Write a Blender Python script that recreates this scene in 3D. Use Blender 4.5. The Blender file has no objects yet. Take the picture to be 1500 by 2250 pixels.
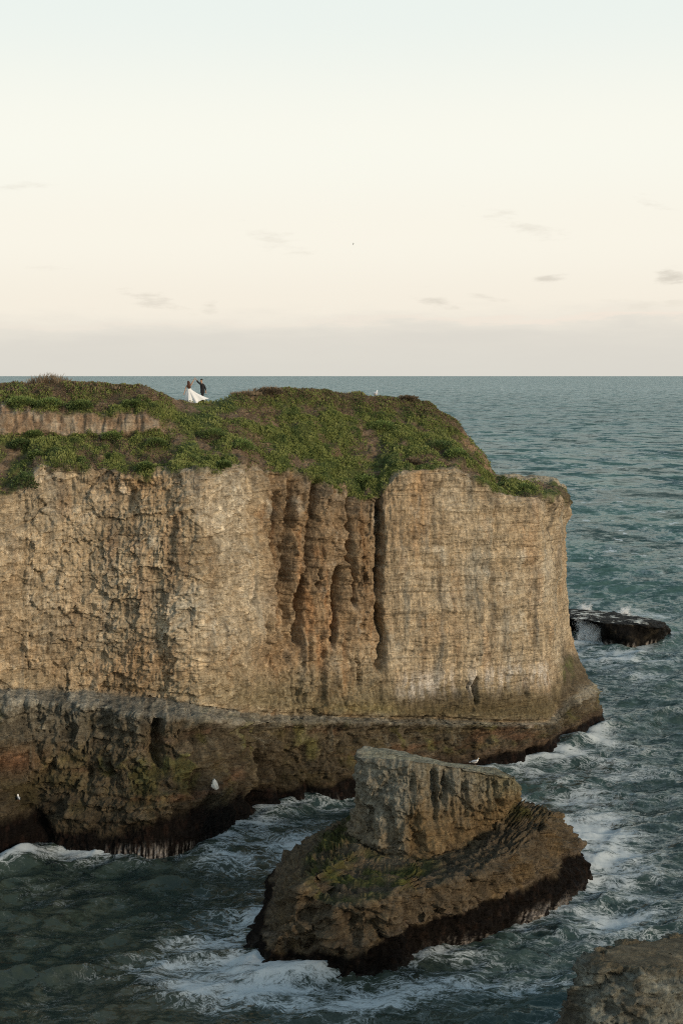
import bpy, bmesh, math, random
import numpy as np
from mathutils import Vector, Matrix

random.seed(7)
rng = np.random.default_rng(11)
sc = bpy.context.scene
C = sc.collection

# ------------------------------------------------------------------ camera
F, H, YH = 3125.0, 29.0, 825.0                 # focal length in photo pixels (50 mm), eye height, horizon row
PITCH = math.atan((1125 - YH) / F)
cam = bpy.data.cameras.new('camera')
cam.sensor_fit = 'VERTICAL'; cam.sensor_height = 36.0; cam.sensor_width = 24.0
cam.lens = 50.0; cam.clip_start = 1.0; cam.clip_end = 90000.0
camo = bpy.data.objects.new('camera', cam); C.objects.link(camo)
camo.location = (0, 0, H); camo.rotation_euler = (math.pi / 2 - PITCH, 0, 0)
sc.camera = camo

# ------------------------------------------------------------------ light
SUN_EL, SUN_AZ = math.radians(15), math.radians(127)      # azimuth clockwise from +Y (view direction)
sun = bpy.data.lights.new('sun', 'SUN'); sun.energy = 2.85; sun.angle = math.radians(12)
sun.color = (1.0, 0.80, 0.58)
suno = bpy.data.objects.new('sun', sun); C.objects.link(suno)
sd = Vector((math.sin(SUN_AZ) * math.cos(SUN_EL), math.cos(SUN_AZ) * math.cos(SUN_EL), math.sin(SUN_EL)))
suno.rotation_euler = sd.to_track_quat('Z', 'Y').to_euler(); suno.location = sd * 200
sc.view_settings.view_transform = 'Standard'; sc.view_settings.look = 'None'
sc.view_settings.exposure = 0.0; sc.view_settings.gamma = 1.0
sc.view_settings.use_curve_mapping = False
sc.cycles.filter_width = 1.1; sc.cycles.use_denoising = False

def lin(r, g, b):
    return tuple(((c / 255.0) / 12.92 if c / 255.0 <= 0.04045 else ((c / 255.0 + 0.055) / 1.055) ** 2.4) for c in (r, g, b))

class NT:
    """small helper for node trees"""
    def __init__(s, tree): s.t = tree; tree.nodes.clear()
    def n(s, typ, **kw):
        nd = s.t.nodes.new(typ)
        for k, v in kw.items():
            if k.startswith('i_'):
                nd.inputs[k[2:].replace('_', ' ')].default_value = v
            else:
                setattr(nd, k, v)
        return nd
    def l(s, a, b): s.t.links.new(a, b)
    def put(s, sock, v):
        if hasattr(v, 'is_output') or hasattr(v, 'links'): s.l(v, sock)
        else: sock.default_value = v
    def m(s, op, a, b=None, c=None, clamp=False):
        nd = s.t.nodes.new('ShaderNodeMath'); nd.operation = op; nd.use_clamp = clamp
        for i, v in enumerate((a, b, c)):
            if v is not None: s.put(nd.inputs[i], v)
        return nd.outputs[0]
    def mapr(s, v, a, b, c=0.0, d=1.0, smooth=True):
        nd = s.t.nodes.new('ShaderNodeMapRange')
        nd.interpolation_type = 'SMOOTHSTEP' if smooth else 'LINEAR'
        s.put(nd.inputs[0], v)
        for i, x in enumerate((a, b, c, d)): s.put(nd.inputs[i + 1], x)
        return nd.outputs[0]
    def mix(s, f, a, b, mode='MIX'):
        nd = s.t.nodes.new('ShaderNodeMix'); nd.data_type = 'RGBA'; nd.blend_type = mode
        s.put(nd.inputs[0], f)
        for i, v in ((6, a), (7, b)):
            if isinstance(v, tuple): nd.inputs[i].default_value = (*v[:3], 1)
            else: s.l(v, nd.inputs[i])
        return nd.outputs[2]
    def scalev(s, vec, sx, sy, sz, loc=(0, 0, 0)):
        nd = s.t.nodes.new('ShaderNodeMapping')
        nd.inputs['Scale'].default_value = (sx, sy, sz); nd.inputs['Location'].default_value = loc
        s.l(vec, nd.inputs['Vector']); return nd.outputs[0]
    def noise(s, vec, scale, detail=4.0, rough=0.55, dist=0.0):
        nd = s.t.nodes.new('ShaderNodeTexNoise')
        nd.inputs['Scale'].default_value = scale; nd.inputs['Detail'].default_value = detail
        nd.inputs['Roughness'].default_value = rough; nd.inputs['Distortion'].default_value = dist
        s.l(vec, nd.inputs['Vector']); return nd.outputs[0]

# ------------------------------------------------------------------ sky
world = bpy.data.worlds.new('World'); sc.world = world; world.use_nodes = True
w = NT(world.node_tree)
out = w.n('ShaderNodeOutputWorld'); bg = w.n('ShaderNodeBackground'); bg.inputs['Strength'].default_value = 0.1
w.l(bg.outputs[0], out.inputs[0])
tc = w.n('ShaderNodeTexCoord'); sep = w.n('ShaderNodeSeparateXYZ'); w.l(tc.outputs['Generated'], sep.inputs[0])
elev = w.m('MULTIPLY', w.m('ARCSINE', sep.outputs[2]), 180 / math.pi)
azim = w.m('MULTIPLY', w.m('ARCTAN2', sep.outputs[0], sep.outputs[1]), 180 / math.pi)
sky = w.n('ShaderNodeTexSky'); sky.sky_type = 'NISHITA'; sky.sun_disc = False
sky.sun_elevation = SUN_EL; sky.sun_rotation = SUN_AZ; sky.altitude = 20; sky.dust_density = 2.0
ramp = w.n('ShaderNodeValToRGB'); ramp.color_ramp.interpolation = 'EASE'
w.l(w.mapr(elev, 0.0, 90.0, 0.0, 1.0, False), ramp.inputs[0])
stops = [(0.0, (228, 225, 214)), (2.6, (249, 241, 226)), (5.5, (253, 248, 234)), (9.0, (253, 252, 240)), (14.5, (240, 247, 241)),
         (30, (170, 192, 203)), (90, (92, 124, 158))]
els = ramp.color_ramp.elements
while len(els) < len(stops): els.new(0.5)
for e, (p, c) in zip(els, stops):
    e.position = p / 90.0; e.color = (*lin(*c), 1)
base = w.mix(1.0, ramp.outputs[0], (10.0, 10.0, 10.0), 'MULTIPLY')
base = w.mix(0.05, base, sky.outputs[0])
# the cloud bank on the horizon and the small torn clouds over it
d3 = tc.outputs['Generated']
n1 = w.noise(w.scalev(d3, 9, 9, 60), 1.0, 6, 0.6)
n2 = w.noise(w.scalev(d3, 34, 34, 150, (3, 1, 0)), 1.0, 6, 0.65)
edge = w.m('ADD', 2.35, w.m('ADD', w.m('MULTIPLY', w.m('SUBTRACT', n1, 0.5), 1.5), w.m('MULTIPLY', w.m('SUBTRACT', n2, 0.5), 0.8)))
edge = w.m('ADD', edge, w.m('MULTIPLY', azim, 0.016))
bank = w.mapr(w.m('SUBTRACT', edge, elev), -0.55, 1.1)
bank = w.m('MULTIPLY', bank, w.mapr(n1, 0.2, 0.8, 0.7, 1.0))
col = w.mix(w.m('MULTIPLY', bank, 0.80), base, tuple(c * 10 for c in lin(217, 213, 204)))
rim = w.m('MULTIPLY', w.mapr(w.m('ABSOLUTE', w.m('SUBTRACT', w.m('SUBTRACT', edge, elev), 0.22)), 0.0, 0.22, 1.0, 0.0), w.mapr(azim, -4, 12, 0.12, 0.42))
col = w.mix(rim, col, tuple(c * 10 for c in lin(250, 232, 216)))
def px_dir(x, y):
    a, b = (x - 750) / F, (1125 - y) / F
    v = np.array([a, math.cos(PITCH) + b * math.sin(PITCH), -math.sin(PITCH) + b * math.cos(PITCH)])
    return v / np.linalg.norm(v)
wisp = None
for (x, y, rx, ry, tilt, st) in [(335, 662, 62, 15, 0.25, .62), (460, 672, 20, 12, 0, .5), (958, 662, 52, 16, 0.2, .7), (1195, 614, 48, 9, 0, .75),
                                 (1488, 608, 42, 17, 0, .85), (1150, 498, 85, 20, 0.28, .42), (1240, 516, 34, 11, .2, .36), (600, 528, 80, 18, .25, .33),
                                 (40, 408, 60, 10, 0, .36), (115, 588, 50, 9, 0, .3), (1420, 445, 40, 12, .3, .33), (1060, 652, 44, 7, .2, .4), (1430, 668, 90, 14, 0, .3)]:
    v = px_dir(x, y); el0 = math.degrees(math.asin(v[2])); az0 = math.degrees(math.atan2(v[0], v[1]))
    k = math.degrees(1 / F)
    da = w.m('SUBTRACT', azim, az0); de = w.m('SUBTRACT', elev, el0)
    de = w.m('ADD', de, w.m('MULTIPLY', da, tilt))
    r = w.m('SQRT', w.m('ADD', w.m('POWER', w.m('ABSOLUTE', w.m('DIVIDE', da, rx * k)), 2.0), w.m('POWER', w.m('ABSOLUTE', w.m('DIVIDE', de, ry * k)), 2.0)))
    mk = w.m('MULTIPLY', w.mapr(w.m('ADD', r, w.m('MULTIPLY', w.m('SUBTRACT', n2, 0.5), 5.0)), 1.15, -0.4), st * .8)
    wisp = mk if wisp is None else w.m('MAXIMUM', wisp, mk)
col = w.mix(wisp, col, tuple(c * 10 for c in lin(206, 199, 186)))
w.l(col, bg.inputs['Color'])

# ------------------------------------------------------------------ maths helpers
def ray(x, y):
    a, b = (x - 750) / F, (1125 - y) / F
    return np.array([a, math.cos(PITCH) + b * math.sin(PITCH), -math.sin(PITCH) + b * math.cos(PITCH)])
def PY(x, y, depth):                       # the point of a photo pixel that lies `depth` metres ahead
    d = ray(x, y); t = depth / d[1]; return np.array([d[0] * t, depth, H + d[2] * t])
def PZ(x, y, z=0.0):                       # the point of a photo pixel at height z
    d = ray(x, y); t = (z - H) / d[2]; return np.array([d[0] * t, d[1] * t, z])
def to_px(P):
    dx, dy, dz = P[..., 0], P[..., 1], P[..., 2] - H
    c, s = math.cos(PITCH), math.sin(PITCH)
    f = dy * c - dz * s; u = dy * s + dz * c
    return 750 + F * dx / f, 1125 - F * u / f

_perm = np.random.default_rng(3).permutation(256)
_perm = np.concatenate([_perm, _perm, _perm]).astype(np.int32)
_g3 = np.random.default_rng(5).normal(size=(256, 3)); _g3 /= np.linalg.norm(_g3, axis=1)[:, None]
_gx, _gy, _gz = (np.ascontiguousarray(_g3[:, i]).astype(np.float32) for i in range(3))
def perlin(x, y, z=0.0, seed=0):
    x, y, z = np.broadcast_arrays(np.asarray(x, np.float64) + seed * 17.31, np.asarray(y, np.float64) + seed * 7.77, np.asarray(z, np.float64) + seed * 3.91)
    xi, yi, zi = np.floor(x), np.floor(y), np.floor(z)
    xf, yf, zf = (x - xi).astype(np.float32), (y - yi).astype(np.float32), (z - zi).astype(np.float32)
    u, v, q = (t * t * t * (t * (t * 6 - 15) + 10) for t in (xf, yf, zf))
    xi, yi, zi = (t.astype(np.int32) & 255 for t in (xi, yi, zi))
    hx = (_perm[xi], _perm[xi + 1]); hxy = [[_perm[h + yi], _perm[h + yi + 1]] for h in hx]
    def gr(i, j, k):
        g = _perm[hxy[i][j] + zi + k]
        return _gx[g] * (xf - i) + _gy[g] * (yf - j) + _gz[g] * (zf - k)
    def lp(a, b, t): return a + (b - a) * t
    r = lp(lp(lp(gr(0, 0, 0), gr(1, 0, 0), u), lp(gr(0, 1, 0), gr(1, 1, 0), u), v),
           lp(lp(gr(0, 0, 1), gr(1, 0, 1), u), lp(gr(0, 1, 1), gr(1, 1, 1), u), v), q)
    return r * 1.6
def fbm(x, y, z=0.0, octv=4, gain=0.5, seed=0, ridge=False):
    s = 0.0; a = 1.0; f = 1.0; tot = 0.0
    for i in range(octv):
        n = perlin(np.asarray(x) * f, np.asarray(y) * f, np.asarray(z) * f, seed + i)
        if ridge: n = 1 - 2 * np.abs(n)
        s = s + a * n; tot += a; a *= gain; f *= 2.03
    return s / tot
def facets(x, y, seed=0):
    """broken-rock facets: every cell of a jittered lattice gets its own height and tilt; returns height and a value per cell"""
    x = np.asarray(x, float); y = np.asarray(y, float)
    xi, yi = np.floor(x).astype(int), np.floor(y).astype(int)
    best = np.full(x.shape, 9.0); h = np.zeros(x.shape); cell = np.zeros(x.shape)
    tab = np.random.default_rng(900 + seed).random((5, 65536))
    for i in (-1, 0, 1):
        for j in (-1, 0, 1):
            k = ((xi + i) * 7919 + (yi + j) * 104729 + ((xi + i) ^ ((yi + j) * 31)) * 17) & 65535
            dx_, dy_ = x - (xi + i + tab[0, k]), y - (yi + j + tab[1, k])
            d = dx_ * dx_ + dy_ * dy_; m = d < best
            best = np.where(m, d, best); cell = np.where(m, tab[2, k], cell)
            h = np.where(m, (tab[2, k] - .5) + (tab[3, k] - .5) * 1.6 * dx_ + (tab[4, k] - .65) * 1.6 * dy_, h)
    return h, cell
def sstep(a, b, x):
    t = np.clip((x - a) / (b - a), 0, 1); return t * t * (3 - 2 * t)

def blur(G, k, axis, closed):
    if k <= 0: return G
    for _ in range(k):
        if closed:
            G = (np.roll(G, 1, axis) + 2 * G + np.roll(G, -1, axis)) / 4
        else:
            lo = np.take(G, [0], axis); hi = np.take(G, [-1], axis)
            P = np.concatenate([lo, G, hi], axis); n = G.shape[axis]
            N = (np.take(P, range(0, n), axis) + 2 * G + np.take(P, range(2, n + 2), axis)) / 4
            idx0 = [slice(None)] * G.ndim; idx0[axis] = 0; N[tuple(idx0)] = G[tuple(idx0)]
            idx0[axis] = -1; N[tuple(idx0)] = G[tuple(idx0)]
            G = N
    return G
def loft(ctrl, steps_u, steps_v, closed, bu, bv):
    """ctrl[level][column] -> fine grid (nv, nu, 3), level coordinate and column coordinate of each vertex"""
    ctrl = np.asarray(ctrl, float)
    if closed: ctrl = np.concatenate([ctrl, ctrl[:, :1]], 1)
    U = np.concatenate([i + np.arange(n) / n for i, n in enumerate(steps_u)] + ([] if closed else [[float(len(steps_u))]]))
    V = np.concatenate([i + np.arange(n) / n for i, n in enumerate(steps_v)] + [[float(len(steps_v))]])
    i = np.minimum(U.astype(int), ctrl.shape[1] - 2); t = (U - i)[None, :, None]
    A = ctrl[:, i] * (1 - t) + ctrl[:, i + 1] * t
    j = np.minimum(V.astype(int), ctrl.shape[0] - 2); t = (V - j)[:, None, None]
    G = A[j] * (1 - t) + A[j + 1] * t
    G = blur(blur(G, bu, 1, closed), bv, 0, False)
    return G, np.broadcast_to(V[:, None], G.shape[:2]), np.broadcast_to(U[None, :], G.shape[:2])
def grid_normals(G, closed):
    if closed: du = np.roll(G, -1, 1) - np.roll(G, 1, 1)
    else: du = np.gradient(G, axis=1)
    dv = np.gradient(G, axis=0)
    n = np.cross(du, dv); return n / np.maximum(np.linalg.norm(n, axis=2, keepdims=True), 1e-9)
def mesh_from(name, verts, faces, mat, parent=None, smooth=True, col=None, attrs=None):
    me = bpy.data.meshes.new(name)
    verts = np.asarray(verts, np.float32); faces = np.asarray(faces, np.int32)
    k = faces.shape[1]
    me.vertices.add(len(verts)); me.vertices.foreach_set('co', verts.ravel())
    me.loops.add(faces.size); me.loops.foreach_set('vertex_index', faces.ravel())
    me.polygons.add(len(faces)); me.polygons.foreach_set('loop_start', np.arange(0, faces.size, k, dtype=np.int32))
    me.polygons.foreach_set('loop_total', np.full(len(faces), k, np.int32))
    me.polygons.foreach_set('use_smooth', np.full(len(faces), smooth))
    if col is not None:
        a = me.color_attributes.new('Col', 'FLOAT_COLOR', 'POINT')
        c4 = np.ones((len(verts), 4), np.float32); c4[:, :3] = col.reshape(-1, 3); a.data.foreach_set('color', c4.ravel())
    for k_, v_ in (attrs or {}).items():
        a = me.attributes.new(k_, 'FLOAT', 'POINT'); a.data.foreach_set('value', np.asarray(v_, np.float32).ravel())
    me.update(calc_edges=True); me.validate()
    me.materials.append(mat)
    o = bpy.data.objects.new(name, me); C.objects.link(o)
    if parent: o.parent = parent
    return o
def grid_faces(nv, nu, closed):
    a = np.arange(nv * nu).reshape(nv, nu)
    if closed: a = np.concatenate([a, a[:, :1]], 1)
    return np.stack([a[:-1, :-1], a[:-1, 1:], a[1:, 1:], a[1:, :-1]], -1).reshape(-1, 4)
def tag(o, label=None, cat=None, group=None, kind=None):
    for k, v in (('label', label), ('category', cat), ('group', group), ('kind', kind)):
        if v: o[k] = v
    return o
def mixc(a, b, t):
    return a * (1 - t[..., None]) + np.asarray(b) * t[..., None]

# ------------------------------------------------------------------ materials
def new_mat(name):
    m = bpy.data.materials.new(name); m.use_nodes = True; return m, NT(m.node_tree)
def mat_rock():
    m, t = new_mat('rock')
    o = t.n('ShaderNodeOutputMaterial'); b = t.n('ShaderNodeBsdfPrincipled'); t.l(b.outputs[0], o.inputs[0])
    at = t.n('ShaderNodeVertexColor', layer_name='Col'); wet = t.n('ShaderNodeAttribute', attribute_name='wet')
    cd = t.n('ShaderNodeTexCoord').outputs['Object']
    a = t.noise(cd, 1.7, 6, .65); f = t.noise(t.scalev(cd, 1, 1, .28), 5.0, 5, .62); g = t.noise(t.scalev(cd, .5, .5, 3), 3.2, 4, .6)
    k = t.m('MULTIPLY', t.mapr(a, .25, .75, .52, 1.48, False), t.mapr(f, .25, .75, .58, 1.42, False))
    ln = t.noise(t.scalev(cd, .12, .12, 7.0), 1.0, 4, .65)
    k = t.m('MULTIPLY', k, t.mapr(g, .3, .7, .84, 1.16, False)); k = t.m('MULTIPLY', k, t.mapr(ln, .30, .44, .62, 1.04))
    kc = t.n('ShaderNodeCombineColor'); [t.l(k, s) for s in kc.inputs[:3]]
    t.l(t.mix(1.0, at.outputs[0], kc.outputs[0], 'MULTIPLY'), b.inputs['Base Color'])
    t.l(t.mapr(wet.outputs['Fac'], 0, 1, .92, .62), b.inputs['Roughness'])
    t.l(t.mapr(wet.outputs['Fac'], 0, 1, .2, .07), b.inputs['Specular IOR Level'])
    wn = t.n('ShaderNodeTexNoise'); wn.inputs['Scale'].default_value = .9; wn.inputs['Detail'].default_value = 5; t.l(cd, wn.inputs['Vector'])
    wa = t.n('ShaderNodeVectorMath', operation='MULTIPLY_ADD'); t.l(wn.outputs['Color'], wa.inputs[0]); wa.inputs[1].default_value = (1.0, 1.0, .7); t.l(cd, wa.inputs[2])
    def chips(sc_, sz, dz):
        v = t.n('ShaderNodeTexVoronoi'); v.inputs['Scale'].default_value = sc_; t.l(t.scalev(wa.outputs[0], 1, 1, sz), v.inputs['Vector'])
        sp = t.n('ShaderNodeSeparateColor'); t.l(v.outputs['Color'], sp.inputs[0])
        return t.m('ADD', t.m('MULTIPLY', sp.outputs[0], dz), t.m('MULTIPLY', v.outputs['Distance'], -dz * .8)), sp.outputs[1]
    ch1, cv1 = chips(1.1, 1.5, .34); ch2, cv2 = chips(3.4, 1.7, .20)
    strata = t.noise(t.scalev(wa.outputs[0], .10, .10, 5.5), 1.0, 5, .7)
    h = t.m('ADD', t.m('MULTIPLY', t.noise(t.scalev(cd, 1, 1, .45), 3.0, 8, .70), .62), t.m('MULTIPLY', strata, .60))
    h = t.m('ADD', h, t.m('ADD', ch1, ch2))
    bp = t.n('ShaderNodeBump'); bp.inputs['Strength'].default_value = 1.0; bp.inputs['Distance'].default_value = .46
    t.l(h, bp.inputs['Height']); t.l(bp.outputs[0], b.inputs['Normal'])
    return m
def mat_leaf(name='leaf'):
    m, t = new_mat(name)
    o = t.n('ShaderNodeOutputMaterial'); b = t.n('ShaderNodeBsdfPrincipled'); t.l(b.outputs[0], o.inputs[0])
    at = t.n('ShaderNodeVertexColor', layer_name='Col'); t.l(at.outputs[0], b.inputs['Base Color'])
    b.inputs['Roughness'].default_value = .6; b.inputs['Specular IOR Level'].default_value = .25
    tr = t.n('ShaderNodeBsdfTranslucent'); t.l(at.outputs[0], tr.inputs[0])
    mx = t.n('ShaderNodeMixShader'); mx.inputs[0].default_value = .22
    t.l(b.outputs[0], mx.inputs[1]); t.l(tr.outputs[0], mx.inputs[2]); t.l(mx.outputs[0], o.inputs[0])
    return m
def mat_plain(name, colr, rough=.6, var=.12, scale=30, spec=.3):
    m, t = new_mat(name)
    o = t.n('ShaderNodeOutputMaterial'); b = t.n('ShaderNodeBsdfPrincipled'); t.l(b.outputs[0], o.inputs[0])
    cd = t.n('ShaderNodeTexCoord').outputs['Object']; n = t.noise(cd, scale, 3)
    t.l(t.mix(n, tuple(c * (1 - var) for c in colr), tuple(min(1, c * (1 + var)) for c in colr)), b.inputs['Base Color'])
    b.inputs['Roughness'].default_value = rough; b.inputs['Specular IOR Level'].default_value = spec
    return m
def mat_sea():
    m, t = new_mat('sea_water')
    o = t.n('ShaderNodeOutputMaterial'); b = t.n('ShaderNodeBsdfPrincipled')
    geo = t.n('ShaderNodeNewGeometry'); pos = geo.outputs['Position']
    foam = t.n('ShaderNodeAttribute', attribute_name='foam').outputs['Fac']
    cove = t.n('ShaderNodeAttribute', attribute_name='cove').outputs['Fac']
    dist = t.n('ShaderNodeVectorMath', operation='LENGTH'); t.l(pos, dist.inputs[0]); dv = dist.outputs['Value']
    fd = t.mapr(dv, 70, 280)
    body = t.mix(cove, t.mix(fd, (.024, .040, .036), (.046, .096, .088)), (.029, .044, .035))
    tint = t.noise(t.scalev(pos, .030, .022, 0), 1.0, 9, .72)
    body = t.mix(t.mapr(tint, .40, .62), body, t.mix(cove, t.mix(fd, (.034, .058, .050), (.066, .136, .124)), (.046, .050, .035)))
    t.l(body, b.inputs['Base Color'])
    b.inputs['Roughness'].default_value = 1.0
    b.inputs['Specular IOR Level'].default_value = 0.0
    # wave facets: slopes taken straight from many-octave noise, so distant water keeps its texture
    def slopes(scx, scy, loc, detail, rough, amp):
        nz = t.n('ShaderNodeTexNoise'); nz.inputs['Scale'].default_value = 1.0; nz.inputs['Detail'].default_value = detail; nz.inputs['Roughness'].default_value = rough
        nz.inputs['Distortion'].default_value = .35
        t.l(t.scalev(pos, scx, scy, 0, loc), nz.inputs['Vector'])
        sb = t.n('ShaderNodeVectorMath', operation='SUBTRACT'); t.l(nz.outputs['Color'], sb.inputs[0]); sb.inputs[1].default_value = (.5, .5, .5)
        ml = t.n('ShaderNodeVectorMath', operation='MULTIPLY'); t.l(sb.outputs[0], ml.inputs[0]); ml.inputs[1].default_value = (amp * .7, amp, 0)
        return ml.outputs[0]
    sf = t.n('ShaderNodeVectorMath', operation='SCALE'); t.l(slopes(.060, .040, (3, 1, 0), 10, .78, 6.0), sf.inputs[0]); t.l(t.mapr(dv, 70, 260, .25, 1.0), sf.inputs['Scale'])
    sn = t.n('ShaderNodeVectorMath', operation='SCALE'); t.l(slopes(.80, 1.30, (8, 2, 0), 7, .76, 3.6), sn.inputs[0]); t.l(t.mapr(dv, 150, 500, 1.0, .2), sn.inputs['Scale'])
    ad = t.n('ShaderNodeVectorMath', operation='ADD'); t.l(sf.outputs[0], ad.inputs[0]); t.l(sn.outputs[0], ad.inputs[1])
    a2 = t.n('ShaderNodeVectorMath', operation='ADD'); t.l(ad.outputs[0], a2.inputs[0]); t.l(geo.outputs['Normal'], a2.inputs[1])
    nm = t.n('ShaderNodeVectorMath', operation='NORMALIZE'); t.l(a2.outputs[0], nm.inputs[0]); t.l(nm.outputs[0], b.inputs['Normal'])
    gl = t.n('ShaderNodeBsdfGlossy'); gl.inputs['Color'].default_value = (.88, .95, .95, 1); t.l(t.mapr(dv, 60, 900, .12, .25), gl.inputs['Roughness']); t.l(nm.outputs[0], gl.inputs['Normal'])
    fr = t.n('ShaderNodeFresnel'); fr.inputs['IOR'].default_value = 1.333; t.l(nm.outputs[0], fr.inputs['Normal'])
    wm = t.n('ShaderNodeMixShader'); t.l(t.m('MINIMUM', t.m('MULTIPLY', fr.outputs[0], t.mapr(dv, 300, 3000, .85, 1.0)), t.mapr(dv, 350, 3500, .30, .62)), wm.inputs[0]); t.l(b.outputs[0], wm.inputs[1]); t.l(gl.outputs[0], wm.inputs[2])
    # lacy foam: ridges of warped noise thresholded by the foam amount
    wv = t.n('ShaderNodeTexNoise'); wv.inputs['Scale'].default_value = .5; wv.inputs['Detail'].default_value = 4; t.l(pos, wv.inputs['Vector'])
    wp = t.n('ShaderNodeVectorMath', operation='MULTIPLY_ADD'); t.l(wv.outputs['Color'], wp.inputs[0]); wp.inputs[1].default_value = (2.6, 2.6, 0); t.l(pos, wp.inputs[2])
    r1 = t.m('ABSOLUTE', t.m('SUBTRACT', t.noise(t.scalev(wp.outputs[0], .50, 1.15, 0), 1.0, 7, .70), .5))
    r2 = t.m('ABSOLUTE', t.m('SUBTRACT', t.noise(t.scalev(wp.outputs[0], 2.2, 4.6, 0, (7, 3, 0)), 1.0, 5, .7), .5))
    lace = t.m('SUBTRACT', 1.0, t.m('ADD', t.m('MULTIPLY', r1, 4.0), t.m('MULTIPLY', r2, 2.6)))
    patch = t.mapr(t.noise(t.scalev(pos, .16, .30, 0, (2, 8, 0)), 1.0, 4, .6), .3, .7, .45, 1.35)
    q = t.m('ADD', lace, t.m('SUBTRACT', t.m('MULTIPLY', t.m('MULTIPLY', foam, patch), .95), 1.04))
    fm = t.m('MULTIPLY', t.mapr(q, 0, .50, 0, .74), t.mapr(foam, .02, .12))
    froth = t.noise(t.scalev(wp.outputs[0], 2.6, 4.6, 0, (1, 6, 0)), 1.0, 8, .78)
    q2 = t.m('ADD', froth, t.m('SUBTRACT', t.m('MULTIPLY', t.m('MULTIPLY', foam, patch), .95), .99))
    fm = t.m('MAXIMUM', fm, t.mapr(q2, 0, .24, 0, .70))
    # small breaking crests out on the open water
    wc = t.noise(t.scalev(pos, .30, .17, 0, (5, 2, 0)), 1.0, 5, .62)
    big = t.noise(t.scalev(pos, .011, .022, 0), 1.0, 3)
    wcm = t.m('MULTIPLY', t.mapr(wc, .61, .65), t.mapr(big, .36, .58))
    wcm = t.m('MULTIPLY', wcm, t.m('MULTIPLY', t.mapr(dv, 110, 260), .92))
    fm = t.m('MAXIMUM', fm, wcm)
    d = t.n('ShaderNodeBsdfDiffuse'); d.inputs[0].default_value = (.60, .65, .66, 1)
    mx = t.n('ShaderNodeMixShader'); t.l(fm, mx.inputs[0]); t.l(wm.outputs[0], mx.inputs[1]); t.l(d.outputs[0], mx.inputs[2])
    t.l(mx.outputs[0], o.inputs[0])
    return m
ROCK, LEAF, SEA = mat_rock(), mat_leaf(), mat_sea()

# ------------------------------------------------------------------ headland control net (photo pixels + depth from the waterline)
def dW(x, y): return PZ(x, y, 0.0)[1]
LV = ['deep', 'W', 'M', 'B', 'L', 'K', 'C1', 'C2', 'C3', 'T', 'S1', 'S2', 'R', 'R1', 'Q', 'D']
HC = []     # (columns) each: list of world points per level
def hcol(W, M, B, L, K, c1, c2, c3, T, S1, S2, R, yR, setback=(.5, 1.3, 2.2), face=(.25, .5, .9, 1.6), s12=(.35, .7), Q=None, horiz=True):
    y0 = dW(*W); pW = PZ(*W)
    p = {'W': pW, 'M': PY(*M, y0 + setback[0]), 'B': PY(*B, y0 + setback[1]), 'L': PY(*L, y0 + setback[2])}
    p['deep'] = pW + np.array([0, -.6, -3.0])
    if horiz: p['K'] = PZ(*K, p['L'][2] + .15)
    else: p['K'] = PY(*K, y0 + setback[2] + .5)
    k0 = p['K'][1]
    p['C1'] = PY(*c1, k0 + face[0]); p['C2'] = PY(*c2, k0 + face[1]); p['C3'] = PY(*c3, k0 + face[2]); p['T'] = PY(*T, k0 + face[3])
    yt = k0 + face[3]
    p['S1'] = PY(*S1, yt + (yR - yt) * s12[0]); p['S2'] = PY(*S2, yt + (yR - yt) * s12[1]); p['R'] = PY(*R, yR)
    q = np.array(Q) if Q is not None else p['R'] + np.array([0, 18.0, -4.0])
    p['Q'] = q; p['R1'] = p['R'] * .8 + q * .2; p['R1'][2] = p['R'][2] - .35
    p['D'] = q + np.array([0, 9.0, 0]); p['D'][2] = -3
    HC.append([p[k] for k in LV])
def simple(x, yW, yM, yB, yL, yK, yT, yS1, yS2, yR_, depR, x_up=None, **kw):
    xu = x if x_up is None else x_up
    hcol((x, yW), (x, yM), (x, yB), (x, yL), (x, yK), (xu, yK - .2 * (yK - yT)), (xu, yK - .5 * (yK - yT)), (xu, yK - .8 * (yK - yT)), (xu, yT), (xu, yS1), (xu, yS2), (xu, yR_), depR, **kw)
SC = dict(s12=(.55, .62))
simple(-420, 1960, 1850, 1720, 1530, 1510, 1120, 975, 915, 842, 98, setback=(1.4, 3.4, 5.6), **SC)
simple(-150, 1935, 1830, 1700, 1534, 1514, 1095, 968, 912, 842, 99, setback=(1.2, 3.0, 4.9), **SC)
simple(0, 1912, 1815, 1690, 1538, 1516, 1085, 964, 908, 844, 100, setback=(1.0, 2.6, 4.2), **SC)
simple(50, 1880, 1790, 1690, 1540, 1515, 1075, 962, 908, 846, 100, setback=(.6, 1.3, 2.2), **SC)
simple(85, 1872, 1790, 1690, 1541, 1515, 1026, 964, 908, 842, 100, setback=(.5, 1.0, 1.8), **SC)
simple(135, 1880, 1825, 1700, 1545, 1515, 1020, 964, 908, 842, 100, setback=(.6, 1.5, 2.5), **SC)
simple(230, 1890, 1835, 1705, 1554, 1519, 1030, 965, 908, 847, 100, setback=(.7, 1.9, 3.2), **SC)
simple(320, 1895, 1820, 1710, 1570, 1531, 1052, 966, 914, 851, 100, setback=(.5, 1.6, 2.8), **SC)
simple(365, 1890, 1803, 1705, 1576, 1538, 1040, 972, 926, 872, 101.5, setback=(.5, 1.5, 2.6), s12=(.5, .64))
simple(398, 1886, 1790, 1698, 1578, 1544, 1036, 980, 928, 881, 104, setback=(.5, 1.4, 2.4))
simple(440, 1874, 1775, 1690, 1580, 1551, 1036, 985, 928, 885, 105)
simple(475, 1858, 1765, 1680, 1581, 1557, 1034, 982, 925, 882, 105.5)
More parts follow.
